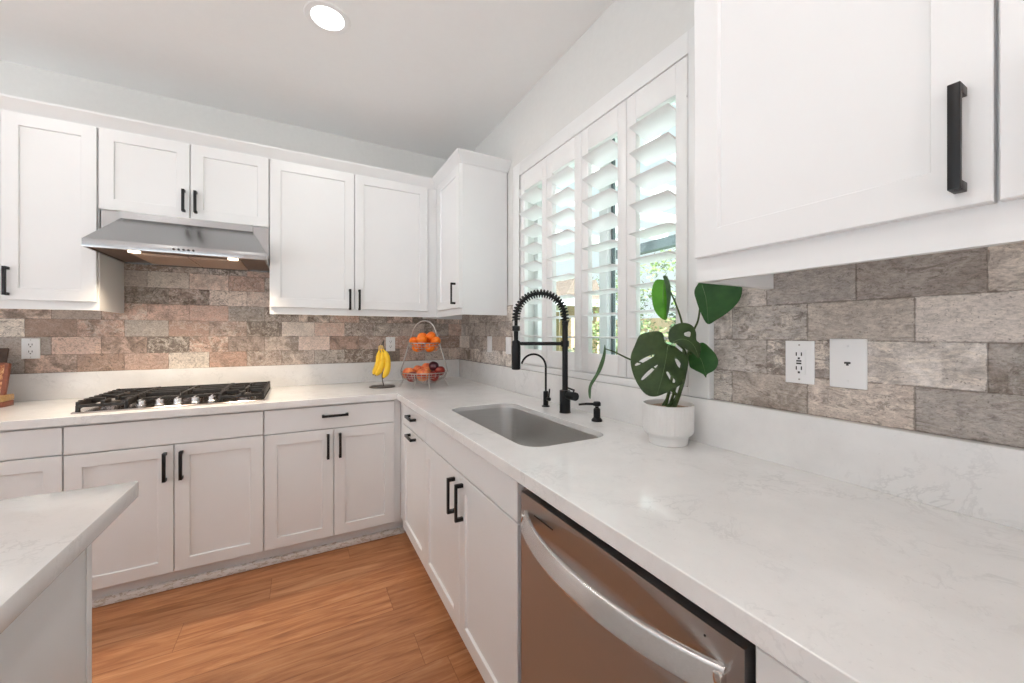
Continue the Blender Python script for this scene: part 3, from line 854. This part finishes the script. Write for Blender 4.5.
# ------------------------------------------------------------------ wall plates
def plate(F, u0, u1, z0, z1, label, cat, name):
    t = thing(name, label, cat, F((u0+u1)/2, z0, 0))
    bm = NB(); fbox(bm, F, u0, u1, z0, z1, -.0005, .006, .0018); p = part('plate', bm, M_plate, t)
    uc, zc = (u0+u1)/2, (z0+z1)/2
    return t, p, uc, zc
TB, TR = face_back(YT), face_right(XT)
def duplex(F, u0, u1, z0, z1, label, usb=False):
    t, p, uc, zc = plate(F, u0, u1, z0, z1, label, 'power outlet', 'power_outlet')
    bm = NB(); fbox(bm, F, uc-.0165, uc+.0165, zc-.034, zc+.034, .005, .0078, .001); rc = part('receptacle', bm, M_plate, t)
    bm = NB()
    for q in (-1, 1):
        zz = zc+q*.0195
        for s in (-.0063, .0063): fbox(bm, F, uc+s-.0014, uc+s+.0014, zz-.002, zz+.008, .007, .0082)
        fbox(bm, F, uc-.0026, uc+.0026, zz-.0115, zz-.0062, .007, .0082)
    if usb:
        for q in (-.0035, .0035): fbox(bm, F, uc-.0062, uc+.0062, zc+q-.0022, zc+q+.0022, .007, .0084)
    part('slots', bm, M_slot, rc)
    bm = NB()
    for q in (-1, 1):
        fbox(bm, F, uc-.0022, uc+.0022, zc+q*.048-.0022, zc+q*.048+.0022, .0055, .0068, .0006)
    part('screws', bm, M_nickel, p)
duplex(TB, -1.365, -1.294, 1.147, 1.261, 'white outlet on the tiles left of the cooktop')
duplex(TB, .592, .663, 1.147, 1.261, 'white outlet on the tiles behind the bananas')
duplex(TR, .535, .606, 1.148, 1.267, 'white outlet with dark sockets on the tiles right of the plant', True)
def rocker(F, u0, u1, z0, z1, label):
    t, p, uc, zc = plate(F, u0, u1, z0, z1, label, 'light switch', 'light_switch')
    bm = NB(); fbox(bm, F, uc-.0165, uc+.0165, zc-.033, zc+.033, .005, .0085, .0015); part('rocker', bm, M_plate, t)
rocker(TR, 2.573, 2.645, 1.150, 1.268, 'white light switch on the side tiles near the fruit basket')
rocker(TR, 2.274, 2.345, 1.150, 1.264, 'white light switch on the side tiles next to the window casing')
t, p, uc, zc = plate(TR, .423, .500, 1.148, 1.274, 'blank white wall plate with one small phone jack', 'phone jack', 'phone_jack')
bm = NB(); fbox(bm, TR, uc-.0065, uc+.0065, zc-.001, zc+.004, .0055, .0068); fbox(bm, TR, uc-.0025, uc+.0025, zc-.0055, zc-.001, .0055, .0068); part('socket', bm, M_slot, p)
bm = NB()
for q in (-1, 1): fbox(bm, TR, uc-.0028, uc+.0028, zc+q*.045-.0028, zc+q*.045+.0028, .0055, .0070, .0008)
part('screws', bm, M_plate, p)

# ------------------------------------------------------------------ fruit basket
RGT = Vector((math.cos(YAW), -math.sin(YAW), 0)); FWD = Vector((math.sin(YAW), math.cos(YAW), 0)); UP = Vector((0, 0, 1))
BC = Vector((.763, 2.708, 0))
def B(r, f, z): return BC+RGT*r+FWD*f+UP*z
t = thing('fruit_basket', 'two-tier wire fruit basket with arched handle in the worktop corner', 'fruit basket', (BC.x, BC.y, CT))
def wire_bowl(cx, zr, zb, rad, rings, ribs, wr=.0016):
    bm = NB()
    def P(a, s):
        r = rad*math.sin(s*math.pi/2)**.9 if s > 0 else 0.0; z = zb+(zr-zb)*(1-math.cos(s*math.pi/2))
        return B(cx+r*math.cos(a), r*math.sin(a), z)
    for k in range(1, rings+1):
        s = k/rings; w = .0034 if k == rings else wr
        tube(bm, [P(2*math.pi*i/36, s) for i in range(36)], w, 6, closed=True)
    for i in range(ribs): tube(bm, [P(2*math.pi*i/ribs, .12+.88*k/8) for k in range(9)], wr, 5)
    return bm
part('lower_bowl', wire_bowl(0, 1.018, .938, .160, 7, 30), M_nickel, t, 60)
part('upper_bowl', wire_bowl(.005, 1.222, 1.150, .106, 6, 24), M_nickel, t, 60)
hp = spline([B(-.166, 0, 1.020), B(-.135, 0, 1.120), B(-.103, 0, 1.230), B(-.070, 0, 1.325), B(-.03, 0, 1.368), B(.02, 0, 1.376), B(.065, 0, 1.345), B(.098, 0, 1.262), B(.118, 0, 1.190), B(.142, 0, 1.110), B(.166, 0, 1.020)], 6)
bm = NB(); tube(bm, hp, .0050, 8); part('arched_handle', bm, M_nickel, t, 60)
for (r, f) in ((-.150, -.03), (-.030, -.150), (.066, -.140), (.155, .03), (.05, .15), (-.10, .12)):
    n = math.hypot(r, f); q = lambda k, z: B(r/n*k, f/n*k, z)
    bm = NB(); tube(bm, [q(.158, 1.016), q(.142, .965), q(.168, CT+.0035)], .0034, 8); part('leg', bm, M_nickel, t, 60)
def blob(r, sq=1.0, dimple=.0, crease=0.0, n=24):
    bm = NB(); bmesh.ops.create_uvsphere(bm, u_segments=n, v_segments=16, radius=r)
    for v in bm.verts:
        a = math.atan2(v.co.y, v.co.x); h = v.co.z/r
        k = 1-crease*math.exp(-((a)/.22)**2)*(1-h*h)
        d = dimple*r*(math.exp(-((1-h)/.08))+.6*math.exp(-((1+h)/.06)))*(1 if h > 0 else 1)
        v.co.x *= k; v.co.y *= k
        v.co.z = v.co.z*sq-(d if h > 0 else -d)
    return bm
def fruit_thing(name, bm, m, pos, rot, label, cat, group):
    me_o = part(name, bm, m, None, 80)
    me_o.location = pos; me_o.rotation_euler = rot
    return tag(me_o, label, cat, group)
opos = [(-.045, -.045, 1.192), (.045, -.050, 1.192), (.055, .045, 1.192), (-.045, .045, 1.192),
        (-.073, -.004, 1.233), (-.010, -.050, 1.247), (.078, -.010, 1.236), (.042, -.002, 1.268), (-.022, .020, 1.262), (.012, .068, 1.235)]
olab = ['mandarin low in the upper bowl at its left front', 'mandarin low in the upper bowl at its right front', 'mandarin low in the upper bowl, at its right back',
        'mandarin low in the upper bowl, at its left back', 'mandarin at the far left of the upper bowl', 'mandarin in the middle front of the upper bowl heap',
        'mandarin at the far right of the upper bowl', 'topmost mandarin of the upper bowl', 'mandarin behind left of the topmost one in the upper bowl', 'mandarin at the back of the upper bowl']
src = None
for k, (r, f, z) in enumerate(opos):
    if src is None:
        o = src = fruit_thing('mandarin', blob(.036, .90, .10), M_orange, (0, 0, 0), (0, 0, 0), olab[0], 'mandarin', 'mandarins in the upper bowl')
        bm = NB(); lathe(bm, [(.0035, .0255), (.0030, .0285), (.001, .029)], (0, 0, 0), 8); part('stem_button', bm, M_stalk, o)
    else:
        o = copy_tree(src); o['label'] = olab[k]
    o.location = B(r+.005, f, z); o.rotation_euler = (random.uniform(-.6, .6), random.uniform(-.6, .6), random.uniform(0, 6))
frs = [('peach', blob(.045, .95, .12, .08), M_peach, (-.098, -.035, 1.010), 'orange and red peach at the left of the lower bowl'),
       ('peach', blob(.047, .95, .12, .08), M_peach, (.010, -.078, 1.004), 'large pale orange peach at the front of the lower bowl'),
       ('nectarine', blob(.038, .95, .12, .08), M_peach, (-.045, .020, 1.028), 'reddish nectarine between the two peaches in the lower bowl'),
       ('nectarine', blob(.038, .95, .12, .08), M_peach, (.018, .010, 1.046), 'orange red nectarine at the top middle of the lower bowl'),
       ('plum', blob(.036, .97, .10, .06), M_plum, (.068, .000, 1.058), 'dark purple plum on top of the lower bowl'),
       ('apple', blob(.040, .92, .22), M_apple, (.108, .004, 1.024), 'dark red apple at the right of the lower bowl'),
       ('apple', blob(.040, .92, .22), M_apple, (-.062, -.085, .992), 'dark red apple low at the left front of the lower bowl'),
       ('apple', blob(.038, .92, .22), M_apple, (.082, -.080, .994), 'dark red apple low at the right front of the lower bowl'),
       ('apple', blob(.038, .92, .22), M_apple, (.030, .085, 1.000), 'dark red apple at the back of the lower bowl')]
for nme, bmx, m, (r, f, z), lab in frs:
    o = fruit_thing(nme, bmx, m, B(r, f, z), (random.uniform(-.5, .5), random.uniform(-.5, .5), random.uniform(0, 6)), lab, nme, nme+'s in the lower bowl')
    if nme == 'apple':
        bm = NB(); tube(bm, [(0, 0, .026), (.002, 0, .036), (.004, .001, .044)], .0015, 6); part('stalk', bm, M_stalk, o)

# ------------------------------------------------------------------ banana stand and bananas
NC = Vector((.500, 2.834, 0))
def N(r, f, z): return NC+RGT*r+FWD*f+UP*z
t = thing('banana_stand', 'dark bronze wire banana hanger with a round flat base', 'banana stand', (NC.x, NC.y, CT))
bm = NB(); lathe(bm, [(.086, CT), (.088, CT+.003), (.086, CT+.006), (.02, CT+.007)], NC, 36); part('base', bm, M_bronze, t)
bm = NB(); tube(bm, spline([N(.012, .0, CT+.005), N(.000, .0, CT+.060), N(-.010, .035, CT+.150), N(-.008, .045, 1.190), N(.000, .03, 1.225), N(.010, .005, 1.240), N(.012, -.022, 1.228), N(.006, -.030, 1.205), N(-.004, -.022, 1.196)], 6), .0032, 8); part('hook', bm, M_bronze, t, 60)
bm = NB(); tube(bm, spline([N(-.012, -.020, 1.215), N(-.016, -.018, 1.19), N(-.02, -.016, 1.16)], 4), .0022, 6); part('wire_clip', bm, M_bronze, t, 60)
t = thing('banana_bunch', 'bunch of three yellow bananas hanging from the bronze hanger', 'bananas', (NC.x, NC.y, 1.2))
bm = NB(); loft(bm, [[tuple(N(.0+rx*math.cos(a), -.026+.010*math.sin(a), z)) for a in [2*math.pi*k/12 for k in range(12)]] for rx, z in ((.008, 1.207), (.017, 1.200), (.020, 1.186), (.016, 1.172))]); part('crown', bm, M_banana_stem, t, 50)
for ctrl in ([(-.010, -.028, 1.182), (-.013, -.030, 1.140), (-.014, -.034, 1.090), (-.030, -.036, 1.040), (-.050, -.032, 1.006)],
             [(.004, -.032, 1.180), (.017, -.042, 1.135), (.019, -.052, 1.085), (.002, -.054, 1.035), (-.026, -.050, 1.002)],
             [(.014, -.026, 1.180), (.038, -.036, 1.145), (.053, -.046, 1.085), (.050, -.052, 1.030), (.026, -.050, .984)]):
    pts = spline([tuple(N(*q)) for q in ctrl], 7); n = len(pts)
    rad = []
    for i in range(n):
        s = i/(n-1)
        rad.append(.0055+(.0205-.0055)*min(1, max(0, (s-.10)/.22))**.8*(1 if s < .82 else max(.18, 1-((s-.82)/.18)**1.6*.82)))
    bm = NB(); tube(bm, pts, rad, 10); b = part('banana', bm, M_banana, t, 50)
    d = (pts[-1]-pts[-2]).normalized()
    bm = NB(); tube(bm, [pts[-1]-d*.003, pts[-1]+d*.007], [.0048, .0040], 8); part('tip', bm, M_banana_tip, b)

# ------------------------------------------------------------------ small framed picture at the left edge
t = thing('framed_picture', 'small framed picture on a gilded stand at the far left of the worktop', 'picture', (-1.47, 3.0, CT))
bm = NB(); box(bm, -1.64, -1.324, 2.945, 3.035, CT, CT+.028, .003); part('foot', bm, M_red_wood, t)
bm = NB(); box(bm, -1.64, -1.320, 2.940, 3.03, CT+.029, CT+.060, .004); part('ledge', bm, M_gilt, t)
LEAN = Matrix.Rotation(R(-14), 4, 'X'); PV = Matrix.Translation((-1.498, 2.985, CT+.058))
def leaned(x0, x1, y0, y1, z0, z1, bev=0):
    tb = NB(); box(tb, x0, x1, y0, y1, z0, z1, bev); bm = NB(); join(bm, tb, PV@LEAN); return bm
tb = leaned(-.18, .158, -.006, .006, 0, .160); part('picture', tb, M_paint, t)
bm = NB()
for a in ((-.18, .158, -.011, -.006, 0, .006), (.152, .166, -.012, .010, 0, .165), (-.18, .158, -.010, .008, .160, .168)):
    x = NB(); box(x, *a, .001); join(bm, x, PV@LEAN)
part('frame', bm, M_red_wood, t)
tb = leaned(-.12, .145, .008, .022, .10, .250, .003); part('back_post', tb, M_dark_wood, t)

# ------------------------------------------------------------------ potted plant
PC = Vector((1.104, .913, 0))
t = thing('potted_plant', 'split-leaf plant in a ribbed white pot on the worktop by the window', 'potted plant', (PC.x, PC.y, CT))
bm = NB(); n = 288; loops = []
for r, z, fl in ((.058, CT, 0), (.062, CT+.002, 0), (.064, CT+.024, 0), (.065, CT+.027, 0), (.0765, CT+.037, .3), (.0800, CT+.041, .8), (.0815, CT+.050, 1), (.0820, CT+.131, 1), (.0820, CT+.134, .3), (.0805, CT+.1355, 0), (.0775, CT+.1355, 0), (.0765, CT+.130, 0), (.0755, CT+.110, 0)):
    loops.append([(PC.x+(r-.0006*fl*(1-math.cos(a*48)))*math.cos(a), PC.y+(r-.0006*fl*(1-math.cos(a*48)))*math.sin(a), z) for a in [2*math.pi*k/n for k in range(n)]])
loft(bm, loops, True, False); part('pot', bm, M_pot, t, 40)
bm = NB(); lathe(bm, [(.0, CT+.124), (.04, CT+.123), (.0762, CT+.120)], PC, 40, cap0=False, cap1=False)
for v in bm.verts: v.co.z += random.uniform(-.002, .002)
part('soil', bm, M_soil, t)
PD = PC.dot(FWD)
def px(u, v, dd=0.0):
    d = PD+dd
    return RGT*((u-512)/FOC*d)+FWD*d+UP*(EYE-(v-333.7)/FOC*d)
def inside(p, poly):
    c = False; j = len(poly)-1
    for i in range(len(poly)):
        if (poly[i][1] > p[1]) != (poly[j][1] > p[1]) and p[0] < (poly[j][0]-poly[i][0])*(p[1]-poly[i][1])/(poly[j][1]-poly[i][1])+poly[i][0]: c = not c
        j = i
    return c
def smooth_loop(pts, per=4):
    n = len(pts); out = []
    for i in range(n):
        a, b, c, d = [Vector(pts[(i+k) % n]) for k in (-1, 0, 1, 2)]
        for k in range(per):
            s = k/per; out.append(tuple(.5*((2*b)+(c-a)*s+(2*a-5*b+4*c-d)*s*s+(3*b-a-3*c+d)*s**3)))
    return out
def leaf(outline, holes, rib, m, depth, name='leaf', label=None):
    """outline in the pot's upright plane (pixels of the frame); depth(u,v): metres in front of / behind the pot"""
    ol = smooth_loop(outline); hs = [smooth_loop(h, 3) for h in holes]
    vs = list(ol); ed = [(i, (i+1) % len(ol)) for i in range(len(ol))]
    for h in hs:
        b = len(vs); vs += h; ed += [(b+i, b+(i+1) % len(h)) for i in range(len(h))]
    us = [p[0] for p in ol]; ws = [p[1] for p in ol]
    st = max(1.6, (max(us)-min(us))/18)
    u = min(us)+st/2
    while u < max(us):
        w = min(ws)+st/2
        while w < max(ws):
            if inside((u, w), ol) and not any(inside((u, w), h) for h in hs): vs.append((u+random.uniform(-.1, .1)*st, w+random.uniform(-.1, .1)*st))
            w += st
        u += st
    V, E_, F_, *_ = delaunay_2d_cdt([Vector(v) for v in vs], ed, [], 0, 1e-5)
    bm = NB(); bv = [bm.verts.new(px(p[0], p[1], depth(p[0], p[1]))) for p in V]
    for f in F_:
        c = ((V[f[0]]+V[f[1]]+V[f[2]])/3)
        if inside(c, ol) and not any(inside(c, h) for h in hs): bm.faces.new([bv[i] for i in f])
    for v in [v for v in bm.verts if not v.link_faces]: bm.verts.remove(v)
    o = part(name, bm, m, t, 60)
    md = o.modifiers.new('thickness', 'SOLIDIFY'); md.thickness = .0012; md.offset = 0
    if rib:
        bm = NB(); pts = [px(a, b, depth(a, b)-.0008) for a, b in rib]; q = spline([tuple(p) for p in pts], 4)
        tube(bm, q, [.0011*(1-.7*i/(len(q)-1)) for i in range(len(q))], 6); part('midrib', bm, M_rib, o, 60)
    if label: o['label'] = label
    return o
def Z8(x, y): return (580+x/4.556, 260+y/4.556)
def ZZ(l): return [Z8(*p) for p in l]
# big split leaf hanging in front
def dep1(u, v): return -.100-.0012*(v-345)*.6+.00004*(u-662)**2*.6
leaf(ZZ([(385, 372), (377, 335), (348, 324), (300, 332), (270, 345), (250, 388), (231, 440), (236, 500), (262, 565), (300, 612), (345, 622), (400, 602), (455, 570), (480, 535), (492, 480), (494, 440), (476, 428), (450, 408), (428, 392), (405, 385)]),
     [ZZ([(252, 474), (290, 448), (334, 430), (334, 440), (290, 466), (258, 482)]), ZZ([(280, 540), (308, 508), (350, 478), (350, 486), (318, 520), (286, 546)]),
      ZZ([(432, 452), (448, 456), (464, 484), (460, 496), (444, 482)]), ZZ([(392, 512), (402, 510), (414, 530), (432, 545), (432, 558), (418, 556), (404, 536)])],
     ZZ([(400, 388), (392, 450), (375, 530), (352, 612)]), M_leaf_dark, dep1, label='large dark split leaf in front')
# smaller leaf above it, right
def dep2(u, v): return -.090+.00010*(u-688)**2*.5-.0007*(v-340)
leaf(ZZ([(408, 372), (404, 330), (428, 298), (470, 286), (510, 298), (528, 330), (530, 365), (550, 385), (548, 425), (540, 448), (515, 425), (480, 405), (440, 380)]),
     [ZZ([(470, 336), (492, 326), (504, 330), (500, 350), (480, 346)]), ZZ([(434, 395), (462, 392), (470, 408), (452, 412)])],
     ZZ([(425, 372), (470, 360), (515, 385), (540, 440)]), M_leaf_dark, dep2)
# right lower leaf
def dep3(u, v): return -.030-.0021*(u-690)-.0003*(v-360)
leaf(ZZ([(500, 420), (530, 388), (560, 376), (590, 398), (618, 430), (630, 465), (615, 500), (580, 520), (574, 536), (560, 520), (520, 500), (498, 480)]), [], ZZ([(510, 420), (550, 450), (575, 530)]), M_leaf, dep3)
# young bright leaf standing by the shutters
def dep4(u, v): return .01+.0016*abs(u-664)-.0002*(v-300)
leaf(ZZ([(378, 90), (345, 92), (328, 130), (328, 180), (338, 225), (360, 258), (390, 274), (400, 250), (402, 200), (400, 140), (392, 100)]), [], ZZ([(384, 95), (378, 180), (390, 268)]), M_leaf_bright, dep4, label='bright green young leaf')
leaf(ZZ([(378, 76), (392, 72), (408, 100), (414, 150), (410, 200), (400, 250), (394, 255), (396, 180), (388, 110)]), [], None, M_leaf_side, lambda u, v: dep4(u, v)-.006, label='folded grey green half of the young leaf')
# big leaf under the wall cabinet
def dep5(u, v): return -.060-.0019*(u-694)+.0004*(v-290)
leaf(ZZ([(580, 55), (540, 105), (521, 142), (530, 185), (552, 245), (582, 292), (620, 274), (675, 238), (718, 195), (735, 160), (738, 122), (715, 75), (645, 40)]), [], ZZ([(556, 112), (575, 180), (584, 285)]), M_leaf, dep5, label='broad plain leaf tucked below the wall cabinet')
# hanging edge-on leaf to the left
def dep6(u, v): return .015+.010*(u-600)/20.0
leaf(ZZ([(113, 385), (117, 420), (113, 455), (98, 500), (72, 545), (52, 580), (48, 630), (40, 622), (38, 590), (46, 560), (70, 520), (90, 470), (104, 430)]), [], ZZ([(112, 392), (106, 450), (74, 530), (46, 580)]), M_leaf_side, dep6, label='narrow leaf seen edge on, hanging left of the pot')
# stalks
def stalk(pts, r0, r1):
    bm = NB(); q = spline([tuple(p) for p in pts], 5); tube(bm, q, [r0+(r1-r0)*i/(len(q)-1) for i in range(len(q))], 8); part('stalk', bm, M_stalk, t, 60)
so = CT+.118
stalk([PC+Vector((.0, .012, so)), px(*Z8(405, 600), -.01), px(*Z8(420, 520), -.015), px(*Z8(418, 430), -.07), px(*Z8(403, 390), -.104)], .0058, .003)
stalk([PC+Vector((.005, -.018, so)), px(*Z8(455, 600), -.005), px(*Z8(478, 500), -.01), px(*Z8(480, 420), -.05), px(*Z8(440, 378), -.088)], .0075, .003)
stalk([PC+Vector((.008, -.010, so)), px(*Z8(462, 580), .01), px(*Z8(484, 470), .012), px(*Z8(505, 425), -.035)], .006, .003)
stalk([PC+Vector((.006, .0, so)), px(*Z8(440, 560), .015), px(*Z8(470, 440), .02), px(*Z8(466, 300), .02), px(*Z8(440, 210), .02), px(*Z8(412, 145), .022)], .005, .0025)
stalk([PC+Vector((.012, -.012, so)), px(*Z8(470, 560), .012), px(*Z8(490, 440), .015), px(*Z8(515, 330), .012), px(*Z8(540, 265), -.03), px(*Z8(556, 125), -.070)], .0055, .0025)
stalk([PC+Vector((-.006, .02, so)), px(*Z8(408, 590), .025), px(*Z8(350, 500), .03), px(*Z8(226, 452), .03), px(*Z8(160, 420), .022), px(*Z8(116, 405), .015)], .0045, .0020)
stalk([PC+Vector((-.01, .0, so)), px(*Z8(440, 625), .0), px(*Z8(420, 595), .0), px(*Z8(400, 585), .005)], .006, .004)

# ------------------------------------------------------------------ garden outside the window
bm = NB(); box(bm, 4.0, 26, -12, 30, -.20, -.10); struct('lawn', bm, M_lawn)
bm = NB(); box(bm, -14, 4.0, -14, 14, -.20, -.07); struct('bounce_patio', bm, M_patio)  # pale ground added to bounce sunlight up to the louvers and ceiling
def bush(c, r, h, m, label, n=2600, ls=.055, name='bush'):
    t = thing(name, label, name, (c[0], c[1], -.1), 'shrubs in the garden')
    bm = NB(); tube(bm, [(c[0], c[1], -.1), (c[0]+.02, c[1], h*.45)], [.05, .03], 8); part('stem', bm, M_dark_wood, t)
    bm = NB(); rnd = random.Random(int(c[0]*100+c[1]*10))
    for k in range(n):
        a = rnd.uniform(0, 6.283); q = rnd.uniform(-1, 1); rad = rnd.uniform(.55, 1)**.5
        s = math.sqrt(1-q*q)
        p = Vector((c[0]+r*rad*s*math.cos(a), c[1]+r*rad*s*math.sin(a), h*.5+h*.5*rad*q-.02))
        p += Vector(noise.noise_vector(p*2.2))*.16*r
        d1 = Vector((rnd.gauss(0, 1), rnd.gauss(0, 1), rnd.gauss(0, 1))).normalized(); d2 = d1.orthogonal().normalized()
        w = ls*rnd.uniform(.6, 1.2)
        v = [bm.verts.new(p+x_) for x_ in (d1*w, d2*w*.45, -d1*w, -d2*w*.45)]
        bm.faces.new(v)
    part('foliage', bm, m, t, 0)
bush((4.9, 4.15), 1.05, 2.65, M_fol_y, 'yellow green garden shrub seen through the nearest shutter panel')
bush((3.55, 3.0), .55, 1.25, M_fol_d, 'low dark green shrub close outside the nearest shutter panel', 1800, .04)
bush((7.0, 7.6), 1.05, 2.9, M_fol_g, 'grey green tall shrub in the middle of the garden')
bush((5.0, 5.72), .48, 1.55, M_fol_y, 'pale yellow green shrub seen through the third shutter panel', 1800, .045)
bush((7.9, 5.0), 1.15, 3.3, M_fol_d, 'big deep green shrub at the back of the garden', 3200, .07)
bush((3.45, 4.5), .36, 1.12, M_fol_g, 'small grey green shrub before the timber pavilion', 1400, .035)
# own house wing, pale stucco
bm = NB(); box(bm, 1.6, 3.48, 5.2, 8.0, -.1, 3.4); tag(part('house_wing', bm, M_stucco, None, 0, (2.3, 6.5, -.1)), 'pale stucco house wing seen through the far shutter panel', 'house wall')
# grey pergola
t = thing('garden_pergola', 'dark grey timber pergola outside the window', 'pergola', (3.4, 3.2, -.1))
bm = NB(); box(bm, 3.55, 3.65, 1.5, 3.75, 2.25, 2.36); part('beam', bm, M_slate, t)
for yy in (1.6, 3.56):
    bm = NB(); box(bm, 3.55, 3.65, yy, yy+.1, -.1, 2.25); part('post', bm, M_slate, t)
for k in range(5):
    yy = 1.6+.5*k
    bm = NB(); box(bm, XW+.16, 3.75, yy, yy+.045, 2.36, 2.46); part('rafter', bm, M_vinyl, t)
# timber pavilion
t = thing('garden_pavilion', 'tan timber garden pavilion with brown gables and white eaves', 'pavilion', (4.9, 7.0, -.1))
px0, px1, py0, py1 = 4.15, 5.65, 6.4, 7.6
for xx in (px0, px0+.7, px1-.12):
    for yy in (py0, py1-.12):
        bm = NB(); box(bm, xx, xx+.12, yy, yy+.12, -.1, 1.85); part('post', bm, M_timber, t)
bm = NB()
for k in range(12): box(bm, px0+.02+.122*k, px0+.02+.122*k+.085, py1-.08, py1-.05, -.1, 1.8)
part('slat_wall', bm, M_timber, t)
bm = NB(); box(bm, px0-.15, px1+.15, py0-.15, py1+.15, 1.85, 1.99); part('eave', bm, M_vinyl, t)
for k in range(3):
    xa = px0-.1+.56*k
    bm = NB(); loft(bm, [[(xa, yy, 1.99), (xa+.50, yy, 1.99), (xa+.25, yy, 2.42)] for yy in (py0-.1, py1+.1)]); part('gable_roof', bm, M_roof, t, 0)
# fence at the end of the garden
t = thing('garden_fence', 'long tan board fence at the back of the garden', 'fence', (9.2, 6, -.1))
bm = NB()
for k in range(90): box(bm, 9.2, 9.225, 0+.15*k, .143+.15*k, -.1, 1.75)
part('boards', bm, M_timber, t, 0)
bm = NB(); box(bm, 9.225, 9.27, 0, 13.5, .3, .38); box(bm, 9.225, 9.27, 0, 13.5, 1.4, 1.48); part('rails', bm, M_timber, t)
